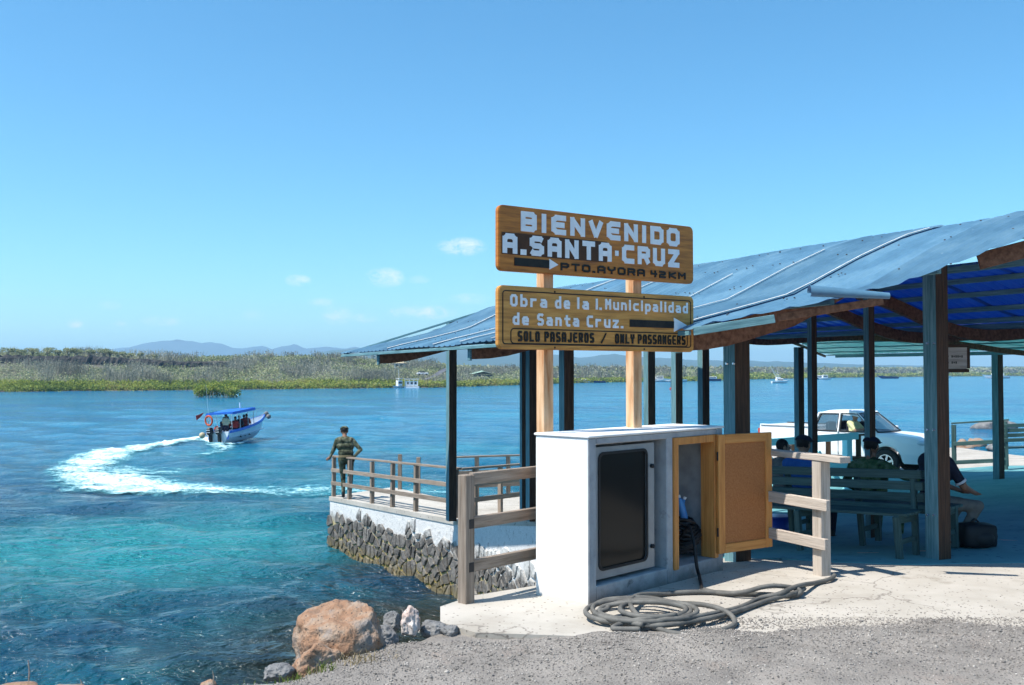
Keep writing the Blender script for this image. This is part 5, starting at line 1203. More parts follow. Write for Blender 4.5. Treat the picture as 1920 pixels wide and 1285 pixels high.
for x in (-.9,.1,1.1):
    mb=MB(); mb.box((x,-.82,1.25),(.55,.05,.6)); mb.build('window',M['dark_window'],r)
mb=MB(); p=wl(958,722); dk=empty('floating_dock',(p.x,p.y+4,WATER),.05,'dark blue floating dock at the edge of the mangroves','dock')
mb.box((0,0,.45),(6.5,2,.5)); mb.build('deck',M['navy'],dk)
for x in (-2.6,-1,1): mb=MB(); mb.box((x,0,.95),(1.3,1.2,.5)); mb.build('locker',M['navy'],dk)
small_boat(1007,721,4.2,3.6,math.pi*1.5,2,'white cabin boat between the dark post and the left sign post')
for (px,py,L,Hh,k,lab,cl) in [(1083,718.5,7,.8,0,'low dark skiff left of the gap between the sign posts','n'),(1105,718,5.5,1.6,1,'small white launch left in the gap between the sign posts',None),(1136,717.8,6,.9,0,'dark skiff in the middle of the gap between the sign posts','n'),
      (1173,716.6,6.5,1.6,1,'small white launch just left of the right sign post',None),(1184,716.4,5,1.4,0,'white dinghy half hidden by the right sign post',None),(1240,716.0,6.5,1.3,1,'low white launch right of the right sign post',None),(1252,715.8,8,2.4,2,'white covered boat left of the teal post beside the red buoy',None),
      (1287,716,9.5,2.2,1,'white motor launch between two teal posts',None),(1351,714.6,9,2,1,'dark blue hulled boat left of the grey lower post','n'),(1550,711.5,9,2.4,1,'dark boat with white cabin between two posts, left of a pair','n'),(1557,711.7,7,2.8,2,'white boat on the right of the close pair',None),
      (1684,710.0,12,2.6,0,'small dark boat far out beside the big post','n'),(1782,707.9,11,3.2,1,'small white boat under the hanging notice board',None)]:
    small_boat(px,py,L,Hh,math.pi*(1.0 if k else .97)+random.uniform(-.2,.2),k,lab,M['navy'] if cl else None)
q=wl(1886,709.5); r=small_boat(1892,709.5,16,3,math.pi*.98,3,'long sailing boat with a mast at the far right')
# sport fishing yacht with outriggers
q=wl(1447,718.6); ya=empty('fishing_yacht',(q.x,q.y,WATER),.12,'white sport fishing yacht with long outrigger poles','boat')
k_=q.y/448
mb,sh=hull(7.8*k_,2.6*k_,.8*k_,1.5*k_,.2); mb.build('hull',M['white_paint'],ya)
mb=MB(); mb.box((3.6*k_,0,1.55*k_),(3.4*k_,2*k_,1.0*k_),None,0,.2); mb.build('cabin',M['white_paint'],ya)
mb=MB(); mb.box((3.7*k_,-1.01*k_,1.6*k_),(2.4*k_,.06,.35*k_)); mb.build('window',M['dark_window'],ya)
mb=MB(); mb.box((3.0*k_,0,2.45*k_),(1.9*k_,1.6*k_,.6*k_),None,0,.15); mb.build('flybridge',M['white_paint'],ya)
mb=MB(); mb.box((2.9*k_,0,3.5*k_),(1.9*k_,1.6*k_,.1*k_)); mb.build('canopy',M['white_paint'],ya)
for s in (-1,1):
    mb=MB(); mb.tube([(2.9*k_,s*.7*k_,2.7*k_),(2.9*k_,s*.7*k_,3.5*k_)],.05*k_,4); mb.build('pole',M['white_paint'],ya)
    mb=MB(); mb.tube([(2.9*k_,s*.9*k_,1.6*k_),(-.6*k_+s*.5,s*1.7*k_,7.8*k_)],[.08*k_,.045*k_],4); mb.build('outrigger',M['white_paint'],ya)
for x,z in ((3.2,7.2),(2.5,5.2)): mb=MB(); mb.tube([(3.2*k_,0,3.5*k_),((x-1)*k_,0,z*k_)],.05*k_,4); mb.build('antenna',M['white_paint'],ya)
q=wl(1258,731); bu=empty('buoy',(q.x,q.y,WATER),0,'small red channel buoy with a thin pole','buoy')
M['red']=mat('red',[(.45,.04,.02)],.5,3,bump=0); mb=MB(); mb.ell((0,0,.15),(.35,.35,.4)); mb.build('float',M['red'],bu); mb=MB(); mb.tube([(0,0,.4),(0,0,2.4)],.05,5); mb.build('pole',M['black_rubber'],bu)
# ---------------------------------------------------------------- people
M['skin']=mat('skin',[(.20,.10,.06),(.26,.135,.085)],.55,20,bump=.05)
M['skin_mid']=mat('skin_mid',[(.32,.18,.12),(.38,.22,.15)],.55,20,bump=.05)
M['hair']=mat('hair',[(.008,.006,.005),(.02,.015,.012)],.6,60,(1,1,.3),bump=.4)
def camo(name,cols):
    m,nt,b=base_mat(name,.9,.15); tc=nd(nt,'ShaderNodeTexCoord'); nz=nd(nt,'ShaderNodeTexNoise'); nz.inputs['Scale'].default_value=9; nz.inputs['Detail'].default_value=4; lk(nt,tc.outputs['Object'],nz.inputs[0])
    r=nd(nt,'ShaderNodeValToRGB'); r.color_ramp.interpolation='CONSTANT'; e=r.color_ramp.elements
    while len(e)<len(cols): e.new(.5)
    for i,c in enumerate(cols): e[i].position=[0,.42,.5,.57,.66][i]; e[i].color=(*c,1)
    lk(nt,nz.outputs[0],r.inputs[0]); lk(nt,r.outputs[0],b.inputs['Base Color']); return m
M['camo']=camo('camo',[(.022,.026,.018),(.06,.068,.042),(.10,.108,.07),(.15,.155,.11),(.04,.038,.025)])
M['camo_dark']=camo('camo_dark',[(.02,.035,.02),(.05,.10,.04),(.09,.13,.06),(.12,.16,.09),(.03,.03,.02)])
M['navy_cloth']=mat('navy_cloth',[(.008,.010,.022),(.015,.02,.04)],.9,12,bump=.3)
M['blue_cloth']=mat('blue_cloth',[(.02,.09,.30),(.03,.13,.38)],.9,12,bump=.3)
M['grey_cloth']=mat('grey_cloth',[(.10,.095,.085),(.17,.16,.14)],.9,12,bump=.4)
M['white_cloth']=mat('white_cloth',[(.6,.6,.62)],.9,12,bump=.2)
M['yellow_cloth']=mat('yellow_cloth',[(.62,.60,.30),(.7,.68,.4)],.9,12,bump=.2)
M['boot']=mat('boot',[(.01,.01,.01),(.03,.028,.025)],.5,12,bump=.2)
M['life_red']=mat('life_red',[(.25,.02,.02),(.38,.04,.03)],.8,8,bump=.2)
def person(label,root,J,mats,voxel=.016,hair=True,cap=None,lookz=0.0,group=None,fingers=True):
    """J: joint name -> local point. One continuous body skin, coloured by the limb each face lies nearest to."""
    r=root; tag(r,label,'person',group); J={k:Vector(v) for k,v in J.items()}
    segs=[]
    def sg(a,b,ra,rb,reg): segs.append((Vector(a),Vector(b),ra,rb,reg))
    pel,ch,nk,hd=J['pelvis'],J['chest'],J['neck'],J['head']
    sh=[J['shL'],J['shR']]; hip=[J['hipL'],J['hipR']]
    side=(sh[1]-sh[0]).normalized(); up=(nk-pel).normalized()
    for f,w,rr in ((0,.095,.12),(.3,.085,.11),(.6,.10,.118),(.85,.125,.115)):
        c=pel.lerp(nk,f); sg(c-side*w,c+side*w,rr*.95,rr*.95,'shirt' if f>.05 else 'pants')
    sg(pel-side*.08,pel+side*.08,.12,.12,'pants'); sg(nk-side*.06-up*.03,sh[0],.075,.065,'shirt'); sg(nk+side*.06-up*.03,sh[1],.075,.065,'shirt')
    sg(nk-up*.03,hd-up*.06,.058,.055,'skin')
    fw=J.get('face',Vector((0,1,0))).normalized(); hu=(hd-nk).normalized()
    sg(hd+hu*.035-fw*.012,hd-hu*.0+fw*.01,.088,.084,'head'); sg(hd-hu*.055+fw*.03,hd-hu*.08+fw*.045,.06,.045,'skin'); sg(hd+fw*.085,hd+fw*.103-hu*.025,.014,.017,'skin')
    for s in (-1,1): e=hd+side*s*.084-hu*.01; sg(e-hu*.018,e+hu*.022,.015,.017,'skin')
    for s,L_ in ((0,'L'),(1,'R')):
        S_,E_,W_=J['sh'+L_],J['el'+L_],J['wr'+L_]; sl=mats.get('sleeve','long')
        if sl=='long': sg(S_,E_,.062,.050,'shirt'); sg(E_,W_,.048,.034,'shirt')
        elif sl=='half': m_=S_.lerp(E_,.75); sg(S_,m_,.064,.056,'shirt'); sg(m_,E_,.046,.042,'skin'); sg(E_,W_,.041,.028,'skin')
        hv=(J.get('ha'+L_,W_+(W_-E_).normalized()*.1)-W_); 
        if hv.length<1e-3: hv=Vector((0,0,-.1))
        hv.normalize(); pn=hv.cross(side).normalized() if abs(hv.dot(side))<.9 else hv.cross(up).normalized(); wd=hv.cross(pn).normalized()
        pm=W_+hv*.045; sg(W_,pm,.026,.030,'skin'); sg(pm-wd*.022,pm+wd*.022,.020,.020,'skin')
        if fingers:
            for k,l in enumerate((.062,.075,.07,.055)):
                b=pm+wd*(-.030+.020*k)+hv*.02; mid=b+hv*l*.55; tip=mid+(hv*.6+pn*.8*(-1 if s else -1)).normalized()*l*.45; sg(b,mid,.0105,.0098,'skin'); sg(mid,tip,.0098,.008,'skin')
            b=W_+hv*.02+wd*(-.028); sg(b,b+(hv*.5-wd*.8).normalized()*.045,.0125,.011,'skin')
        H_,K_,A_,T_=J['hip'+L_],J['kn'+L_],J['an'+L_],J['to'+L_]
        sg(H_,K_,.092,.064,'pants'); sg(K_,A_.lerp(K_,.12),.062,.046,'pants'); sg(A_+Vector((0,0,.05)),A_-Vector((0,0,.03)),.045,.042,'shoe'); sg(A_-Vector((0,0,.035)),T_,.042,.036,'shoe')
    mb=MB()
    for a,b,ra,rb,reg in segs:
        d=(b-a); 
        if d.length<1e-4: d=Vector((0,0,1e-3))
        dn=d.normalized(); pts=[];rs=[]
        for k in range(5): th=math.pi/2*(1-k/4); pts.append(a-dn*ra*math.sin(th)); rs.append(max(.001,ra*math.cos(th)))
        for k in range(1,5): th=math.pi/2*(k/4); pts.append(b+dn*rb*math.sin(th)); rs.append(max(.001,rb*math.cos(th)))
        mb.tube(pts,rs,12)
    me=mb.mesh('tmp',[]) if False else None
    me=bpy.data.meshes.new('body'); me.from_pydata(mb.v,[],mb.f)
    tmp=bpy.data.objects.new('tmp',me); SC.collection.objects.link(tmp); md=tmp.modifiers.new('r','REMESH'); md.mode='VOXEL'; md.voxel_size=voxel; md.use_smooth_shade=True
    ms=tmp.modifiers.new('s','SMOOTH'); ms.factor=.5; ms.iterations=3
    dg=bpy.context.evaluated_depsgraph_get(); me2=bpy.data.meshes.new_from_object(tmp.evaluated_get(dg)); bpy.data.objects.remove(tmp)
    me2.materials.clear()
    order=['shirt','pants','skin','shoe','head']; 
    for k in ('shirt','pants','skin','shoe'): me2.materials.append(mats[k])
    me2.materials.append(mats['hair'])
    n=len(me2.polygons); C=np.empty(n*3); me2.polygons.foreach_get('center',C); C=C.reshape(-1,3)
    best=np.full(n,9.0); idx=np.zeros(n,int)
    for a,b,ra,rb,reg in segs:
        a_=np.array(a);d=np.array(b)-a_; L2=max(1e-8,d@d); t=np.clip(((C-a_)@d)/L2,0,1); dist=np.linalg.norm(C-a_-t[:,None]*d,axis=1)-(ra+(rb-ra)*t)
        s=dist<best; best=np.where(s,dist,best); idx=np.where(s,order.index(reg),idx)
    # scalp is hair, the front of the head is face
    hd_=np.array(hd); f_=np.array(fw); h_=np.array(hu); rel=C-hd_; front=rel@f_; hgt=rel@h_; isface=(idx==4)&((front>.035)&(hgt<.06)|(hgt<-.035)); idx=np.where(isface,2,idx)
    me2.polygons.foreach_set('material_index',idx.astype(np.int32)); me2.polygons.foreach_set('use_smooth',[True]*n)
    o=link('body',me2,r)
    # face: eyes and mouth
    for s in (-1,1): 
        mb=MB(); mb.ell(hd+side*s*.032+fw*.083+hu*.008,(.011,.011,.007),8,6); mb.build('eye',M['black_rubber'],r)
    if cap:
        mb=MB(); c=hd+hu*.062; R=Matrix((side,fw,hu)).transposed()
        pts=[]; 
        for k in range(6): th=math.pi/2*k/5; pts.append((c+hu*(.075*math.sin(th)-.01),.104*math.cos(th)+.002))
        mb.tube([p for p,_ in pts],[q for _,q in pts],16)
        dirb=fw; mb.prism([c+R@Vector((x,y,-.012)) for x,y in ((-.075,.07),(-.065,.14),(-.03,.165),(.03,.165),(.065,.14),(.075,.07))],(0,0,0),tuple(hu*.008))
        mb.build('cap',cap,r,smooth=False)
    return r
def frame(loc,fwd,name='person'):
    f=Vector((fwd[0],fwd[1],0)).normalized(); r=bpy.data.objects.new(name,None); SC.collection.objects.link(r)
    X=Vector((f.y,-f.x,0)); r.matrix_world=Matrix(((X.x,f.x,0,loc[0]),(X.y,f.y,0,loc[1]),(0,0,1,loc[2]),(0,0,0,1))); return r
# local axes for people: x = their right, y = the way they face
# soldier on the pier, back to the camera, left hand on the rail, right hand on his hip
q=P(648,700,24.15); z=pz(q.x,q.y)
so_=frame((q.x,q.y,z+.02),(-.12,1,0)); Jm=dict(pelvis=(.03,0,.93),chest=(-.0,.05,1.25),neck=(-.02,.10,1.44),head=(-.03,.17,1.60),shL=(-.20,.08,1.38),shR=(.17,.08,1.38),elL=(-.30,.10,1.12),wrL=(-.36,.06,.985),haL=(-.40,.05,.955),
   elR=(.37,-.02,1.16),wrR=(.20,-.07,.98),haR=(.13,-.05,.95),hipL=(-.08,0,.9),hipR=(.12,0,.9),knL=(-.05,.08,.49),anL=(-.04,.0,.08),toL=(-.05,.15,.03),knR=(.13,.10,.49),anR=(.12,.02,.08),toR=(.14,.17,.03),face=(-.05,1,-.45))
person('soldier in camouflage leaning on the pier railing with one hand on his hip',so_,Jm,dict(shirt=M['camo'],pants=M['camo'],skin=M['skin'],shoe=M['boot'],hair=M['hair'],sleeve='long'),cap=M['camo'],voxel=.014)
mb=MB(); 
for k in range(1): mb.tube([Vector((.02,.0,.985)),Vector((.02,.0,1.03))],[.185,.18],20)
o=mb.build('belt',mat('belt',[(.16,.13,.07)],.8,6),so_); o.scale=(1,.72,1)
# three people on the back bench
def seat_pose(**kw):
    J=dict(pelvis=(0,.02,.55),chest=(0,-.03,.85),neck=(0,-.04,1.05),head=(0,0,1.22),shL=(-.20,-.04,.99),shR=(.20,-.04,.99),elL=(-.26,.08,.74),wrL=(-.14,.28,.62),elR=(.26,.08,.74),wrR=(.14,.28,.62),
      hipL=(-.10,.05,.53),hipR=(.10,.05,.53),knL=(-.14,.47,.50),knR=(.14,.47,.50),anL=(-.14,.42,.09),anR=(.14,.42,.09),toL=(-.15,.58,.04),toR=(.15,.58,.04),face=(0,1,-.1)); J.update(kw); return J
bf=Vector((.70,.66,0))
def seat_at(px,d): q=P(px,700,d); return (q.x,q.y,H(q.x,q.y)-.06)
person('man in a dark cap and blue shirt seated with his back to us',frame(seat_at(1505,12.25),bf),seat_pose(),dict(shirt=M['blue_cloth'],pants=M['navy_cloth'],skin=M['skin_mid'],shoe=M['boot'],hair=M['hair'],sleeve='half'),cap=M['navy_cloth'])
q=seat_at(1632,12.0); q=(q[0],q[1],q[2]-.07); person('soldier in dark camouflage seated with one arm stretched along the bench back',frame(q,bf),seat_pose(shR=(.21,-.05,1.0),elR=(.46,-.10,.90),wrR=(.70,-.12,.885),haR=(.80,-.12,.88),shL=(-.21,-.05,.98),elL=(-.34,.0,.76),wrL=(-.20,.2,.64)),dict(shirt=M['camo_dark'],pants=M['camo_dark'],skin=M['skin'],shoe=M['boot'],hair=M['hair'],sleeve='long'),cap=M['navy_cloth'])
q=seat_at(1744,10.75); person('seated man in a navy shirt with white sleeve bands behind the big post',frame(q,(.95,.25,0)),seat_pose(chest=(0,.04,.84),neck=(0,.06,1.03),head=(0,.06,1.19),shL=(-.2,.06,.97),shR=(.2,.06,.97),elL=(-.26,.20,.74),elR=(.26,.20,.72),wrL=(-.12,.44,.64),wrR=(.12,.44,.64),anR=(.14,.18,.09),toR=(.15,.33,.05),anL=(-.14,.2,.09),toL=(-.15,.35,.05)),dict(shirt=M['navy_cloth'],pants=M['grey_cloth'],skin=M['skin'],shoe=M['boot'],hair=M['hair'],sleeve='half'))
q3=[o for o in SC.objects if o.name.startswith('person')][-1]
mb=MB(); mb.tube([Vector((.245,.163,.785)),Vector((.250,.175,.765))],[.063,.061],14); mb.build('cuff',M['white_cloth'],q3)
q=P(1466,700,13.4); person('woman with long dark hair seated beside the capped man',frame((q.x,q.y,H(q.x,q.y)-.10),(.9,.1,0)),seat_pose(),dict(shirt=M['grey_cloth'],pants=M['navy_cloth'],skin=M['skin_mid'],shoe=M['boot'],hair=M['hair'],sleeve='half'))
# ---------------------------------------------------------------- pickup truck
TL=5.2
fr_=P(1750,700,25.9); re_=P(1449,700,29.2); tdir=Vector((fr_.x-re_.x,fr_.y-re_.y,0)); sc_t=tdir.length/TL*1.01; tdir.normalize()
zt=-2.68+EYE-.02
tr=empty('pickup_truck',(re_.x,re_.y,zt),math.atan2(tdir.y,tdir.x),'white double cab pickup truck parked beyond the shelter with its driver inside','pickup truck')
tr.scale=(sc_t,)*3; bpy.context.view_layer.update()
M['car_white']=mat('car_white',[(.78,.78,.79)],.22,2,bump=0,spec=.5)
m,nt,b=base_mat('car_glass',.03,.5); b.inputs['Base Color'].default_value=(.10,.16,.20,1); b.inputs['Alpha'].default_value=.50; M['car_glass']=m
m,nt,b=base_mat('lamp_glass',.08,.6); b.inputs['Base Color'].default_value=(.5,.55,.6,1); M['lamp_glass']=m
# body: stations along x from tail 0 to nose 5.2 ; (x, half width low, half width belt, z bottom, z belt)
def loft(st,mats=None,name='body',mt=None,parent=None,smooth=True):
    V=[];Fc=[]; n=len(st[0])
    for ring_ in st: V+=ring_
    for i in range(len(st)-1):
        for k in range(n): Fc.append((i*n+k,(i+1)*n+k,(i+1)*n+(k+1)%n,i*n+(k+1)%n))
    Fc.append(tuple(range(n-1,-1,-1))); Fc.append(tuple((len(st)-1)*n+k for k in range(n)))
    mb=MB().add(V,Fc); o=mb.build(name,mt,parent,smooth=False); return o
def arch(x,z0):
    zz=z0
    for c in (1.03,4.12):
        dx=abs(x-c)
        if dx<.47: zz=max(zz,.37+math.sqrt(.47**2-dx*dx)*.98)
    return zz
def stn(x,w,zb,zs,ztop,wt):
    zb=arch(x,zb); zs=max(zs,zb+.06)
    return [(x,-w*.97,zb),(x,-w,zs),(x,-w*.985,(zs+ztop)/2+.05),(x,-wt,ztop-.04),(x,-wt+.05,ztop),(x,wt-.05,ztop),(x,wt,ztop-.04),(x,w*.985,(zs+ztop)/2+.05),(x,w,zs),(x,w*.97,zb)]
def body_st(xs,ft,fw,fwt):
    return [stn(x,fw(x),.42,.62,ft(x),fwt(x)) for x in xs]
xs=sorted(set([round(v,3) for v in list(np.linspace(.02,1.75,22))+[.56,1.5]]))
loft(body_st(xs,lambda x:1.30,lambda x:.86,lambda x:.84),name='bed',mt=M['car_white'],parent=tr)
xs=[v for v in np.linspace(1.77,3.55,24)]
loft(body_st(xs,lambda x:1.20,lambda x:.87,lambda x:.845),name='body',mt=M['car_white'],parent=tr)
xs=[v for v in np.linspace(3.552,5.18,34)]
def hood(x): t=(x-3.55)/1.63; return 1.20-.02*t-.10*t**2-.20*max(0,(t-.82)/.18)**1.6
def hw(x): t=(x-3.55)/1.63; return .87-.16*max(0,(t-.55)/.45)**2.2
o=loft([[(p_[0],p_[1],p_[2]) for p_ in stn(x,hw(x),.40 if x<4.6 else .36,.62,hood(x),hw(x)-.05)] for x in xs],name='hood',mt=M['car_white'],parent=tr)
# bed rim and dark inside
for y in (-.83,.83): mb=MB(); mb.box((.9,y,1.315),(1.72,.09,.035),None,0,.008); mb.build('bed_rail',M['black_rubber'] if y>0 else M['car_white'],tr)
mb=MB(); mb.box((.03,0,1.0),(.05,1.6,.6)); mb.build('tailgate',M['car_white'],tr)
mb=MB(); mb.box((-.01,-.80,1.02),(.06,.10,.34)); mb.build('tail_light',M['red'],tr)
# cab shell: roof, pillars
zr=1.80; zb_=1.20
def P3_(x,y,z): return Vector((x,y,z))
mb=MB(); V=[]
top=[(1.95,.60,1.74),(2.2,.64,1.795),(2.8,.66,1.815),(3.05,.64,1.795),(3.22,.60,1.75)]
for x,w,z in top:
    V+= [(x,-w-.04,z-.10),(x,-w,z-.005),(x,-w*.5,z+.015),(x,w*.5,z+.015),(x,w,z-.005),(x,w+.04,z-.10)]
Fc=[]
for i in range(len(top)-1):
    for k in range(5): Fc.append((i*6+k,(i+1)*6+k,(i+1)*6+k+1,i*6+k+1))
mb.add(V,Fc); n0=len(V); mb.add([(v[0],v[1],v[2]-.03) for v in V],[tuple(reversed(f)) for f in Fc]); mb.build('roof',M['car_white'],tr,smooth=True)
def pillar(a,b,w,d=.05,m='car_white'):
    o=beam('pillar',a,b,w,d,M[m],None,up=(0,1,0)); o.parent=tr
for s in (-1,1):
    pillar((1.80,s*.82,1.18),(1.98,s*.655,1.73),.05,.13); pillar((2.66,s*.835,1.18),(2.66,s*.675,1.75),.04,.11); pillar((3.82,s*.79,1.17),(3.16,s*.635,1.745),.05,.07)
    pillar((1.98,s*.655,1.73),(3.18,s*.665,1.755),.05,.05); 
    mb=MB(); mb.add([(1.86,s*.825,1.205),(2.61,s*.838,1.205),(2.61,s*.69,1.72),(2.05,s*.67,1.71)],[(0,1,2,3)]); mb.build('side_window',M['car_glass'],tr)
    if s>0:
        mb=MB(); mb.add([(2.71,s*.838,1.205),(3.72,s*.80,1.205),(3.16,s*.66,1.73),(2.71,s*.69,1.73)],[(0,1,2,3)]); mb.build('side_window',M['car_glass'],tr)
    # door seams and handles
    for x in (1.79,2.66,3.55): mb=MB(); mb.box((x,s*.872,.85),(.012,.012,.66)); mb.build('door_seam',M['black_rubber'],tr)
    for x in (2.42,3.28): mb=MB(); mb.box((x,s*.882,1.08),(.17,.03,.035),None,0,.006); mb.build('door_handle',M['car_white'],tr)
    mb=MB(); mb.box((3.62,s*.97,1.26),(.10,.17,.16),None,0,.03); mb.build('mirror',M['car_white'],tr)
    mb=MB(); mb.box((2.62,s*.855,.46),(1.9,.06,.08)); mb.build('sill',M['black_rubber'],tr)
mb=MB(); mb.add([(3.86,-.74,1.20),(3.95,0,1.21),(3.86,.74,1.20),(3.19,.62,1.745),(3.22,0,1.775),(3.19,-.62,1.745)],[(0,1,4,5),(1,2,3,4)]); mb.build('windscreen',M['car_glass'],tr,smooth=True)
mb=MB(); mb.add([(1.80,-.72,1.24),(1.80,.72,1.24),(1.95,.58,1.70),(1.95,-.58,1.70)],[(0,1,2,3)]); mb.build('rear_window',M['car_glass'],tr)
mb=MB(); mb.box((3.68,0,1.17),(.35,1.5,.10)); mb.box((2.0,0,.95),(.15,1.3,.5)); mb.build('dashboard',M['black_rubber'],tr)
for x in (2.35,3.0):
    for s in (-1,1): mb=MB(); mb.box((x-.15,s*.4,1.15),(.14,.46,.62),None,0,.04); mb.build('seat',M['navy_cloth'],tr)
mb=MB(); 
pts=[(3.42+.04*math.sin(a)*0,-.40+.17*math.cos(a),1.22+.16*math.sin(a)) for a in np.linspace(0,2*math.pi,17)]; mb.tube(pts,.015,6,cap=False); mb.build('steering_wheel',M['black_rubber'],tr)
def gasket(pts,parent=tr):
    mb=MB(); mb.tube([Vector(p) for p in pts]+[Vector(pts[0])],.020,5,cap=False); mb.build('window_seal',M['black_rubber'],parent)
for s in (-1,1):
    gasket([(1.86,s*.832,1.205),(2.61,s*.845,1.205),(2.61,s*.70,1.715),(2.05,s*.68,1.705)]); gasket([(2.71,s*.845,1.205),(3.72,s*.81,1.205),(3.18,s*.668,1.725),(2.71,s*.70,1.725)])
gasket([(3.86,-.74,1.205),(3.95,0,1.215),(3.86,.74,1.205),(3.20,.62,1.735),(3.23,0,1.765),(3.20,-.62,1.735)])
# wheels
for x in (1.03,4.12):
    for s in (-1,1):
        w=bpy.data.objects.new('wheel',None); SC.collection.objects.link(w); w.parent=tr; w.location=(x,s*.80,.37)
        mb=MB(); ro,ri,wd=.37,.235,.11; prof=[(ri,-wd),(ro-.03,-wd),(ro,-wd+.03),(ro,wd-.03),(ro-.03,wd),(ri,wd)]; N=28; V=[]
        for i in range(N):
            a=2*math.pi*i/N; V+=[(r_*math.cos(a),y_,r_*math.sin(a)) for r_,y_ in prof]
        Fc=[(i*6+k,((i+1)%N)*6+k,((i+1)%N)*6+(k+1)%6,i*6+(k+1)%6) for i in range(N) for k in range(6)]
        mb.add(V,Fc); mb.build('tyre',M['black_rubber'],w,smooth=False)
        mb=MB(); rim=[]
        mb.tube([(0,-s*.02,0),(0,s*.03,0)],.232,N); mb.build('brake_disc',M['black_rubber'],w)
        mb=MB(); out=s*.095
        ring_o=[(.232*math.cos(a),.232*math.sin(a)) for a in np.linspace(0,2*math.pi,29)[:-1]]; ring_i=[(.205*math.cos(a),.205*math.sin(a)) for a in np.linspace(0,2*math.pi,29)[:-1]]
        ring(ring_o,ring_i,min(out-.02,out+.0),max(out-.02,out),mb)
        mb.tube([(0,out-.03,0),(0,out+.01,0)],.06,14)
        for k in range(6):
            a=2*math.pi*k/6+.3; c,s2=math.cos(a),math.sin(a); n_=Vector((-s2,0,c)); q1=Vector((c*.05,out-.006,s2*.05)); q2=Vector((c*.21,out-.002,s2*.21)); mb.prism([q1-n_*.025,q2-n_*.035,q2+n_*.035,q1+n_*.025],(0,0,0),(0,-s*.02,0))
        mb.build('rim',M['chrome'],w)
# lamps, grille, bumper
for s in (-1,1):
    mb=MB(); mb.ell((5.02,s*.62,.94),(.17,.155,.085),14,8,0,Matrix.Rotation(-s*.45,3,'Z')); mb.build('headlight',M['lamp_glass'],tr,smooth=True)
    mb=MB(); mb.ell((5.12,s*.60,.56),(.05,.07,.06)); mb.build('fog_lamp',M['lamp_glass'],tr)
mb=MB(); mb.box((5.165,0,.90),(.05,.74,.20),None,0,.02); mb.build('grille',M['black_rubber'],tr)
for z in (.85,.95): mb=MB(); mb.box((5.19,0,z),(.03,.7,.03)); mb.build('grille_bar',M['chrome'],tr)
mb=MB(); mb.box((5.13,0,.53),(.22,1.42,.30),None,0,.07); mb.build('bumper',M['car_white'],tr)
mb=MB(); mb.box((5.246,0,.50),(.02,.8,.10)); mb.build('air_intake',M['black_rubber'],tr)
mb=MB(); mb.box((2.6,0,.42),(4.2,1.3,.16)); mb.build('chassis',M['black_rubber'],tr)
# driver, facing forward
q=tr.matrix_world@Vector((2.95,-.42,.36)); dr_=frame(q,(tdir.x,tdir.y,0)); 
person('driver in a pale yellow shirt at the wheel of the white truck',dr_,seat_pose(head=(.0,.03,1.16),neck=(0,-.02,1.0),elR=(.24,.16,.80),wrR=(.12,.40,.84),elL=(-.24,.16,.80),wrL=(-.10,.40,.84),face=(.5,1,-.05)),dict(shirt=M['yellow_cloth'],pants=M['navy_cloth'],skin=M['skin_mid'],shoe=M['boot'],hair=M['hair'],sleeve='half'),voxel=.018)
# ---------------------------------------------------------------- water taxi
M['hull_white']=mat('hull_white',[(.62,.68,.74),(.76,.80,.84)],.4,2,bump=0,spec=.5)
M['boat_blue']=mat('boat_blue',[(.02,.12,.52),(.03,.18,.62)],.45,2,bump=.05)
M['ring_orange']=mat('ring_orange',[(.55,.09,.03)],.6,5,bump=0)
s_=wl(409,832); hb=math.radians(90-math.degrees(math.atan2(-.285,.958))*-1*0)  
hv=Vector((.02,.95,0)).normalized(); e_=wl(472,813); hv=Vector((.20,.98,0)); 
bt=empty('water_taxi',(s_.x,s_.y,WATER+.05),math.atan2(hv.y,hv.x),'white and blue open boat with a blue canopy speeding away','boat')
bt.rotation_euler=(math.radians(-4),math.radians(-3.2),math.atan2(hv.y,hv.x)); bt.scale=(.88,.88,.94); bpy.context.view_layer.update()
BLn=6.7
mb,sh=hull(BLn,1.9,.68,1.12,.25,16,.16); o=mb.build('hull',M['hull_white'],bt)
for s in (-1,1):
    mb=MB(); V=[];Fc=[]
    for i,(x,w,h) in enumerate(sh): V+=[(x,s*(w+.03),h+.03),(x,s*(w+.035),h-.13),(x,s*(w-.04),h+.03)]
    for i in range(len(sh)-1): Fc+=[(i*3,(i+1)*3,(i+1)*3+1,i*3+1),(i*3,i*3+2,(i+1)*3+2,(i+1)*3)]
    mb.add(V,Fc); mb.build('gunwale',M['boat_blue'],bt)
mb=MB(); mb.box((.12,0,.42),(.10,1.5,.50)); mb.build('transom',M['boat_blue'],bt)
mb=MB(); V=[];Fc=[]
cx0,cx1=.45,3.9; nn=8
for i in range(nn+1):
    x=cx0+(cx1-cx0)*i/nn
    for k in range(9): y=-1.0+2.0*k/8; V.append((x,y,1.86+.10*(1-(y)**2)-.02*abs(i-4)))
for i in range(nn):
    for k in range(8): Fc.append((i*9+k,(i+1)*9+k,(i+1)*9+k+1,i*9+k+1))
mb.add(V,Fc); mb.add([(v[0],v[1],v[2]-.02) for v in V],[tuple(reversed(f)) for f in Fc])
for y in (-1.0,1.0): mb.box(((cx0+cx1)/2,y,1.79),(cx1-cx0,.02,.17))
for x in (cx0,cx1): mb.box((x,0,1.82),(.02,1.96,.13))
mb.build('canopy',M['boat_blue'],bt,smooth=False)
for x in (.5,1.7,2.9,3.8):
    for s in (-1,1): mb=MB(); mb.tube([(x,s*.84,.6),(x,s*.9,1.82)],.022,5); mb.build('canopy_pole',M['chrome'],bt)
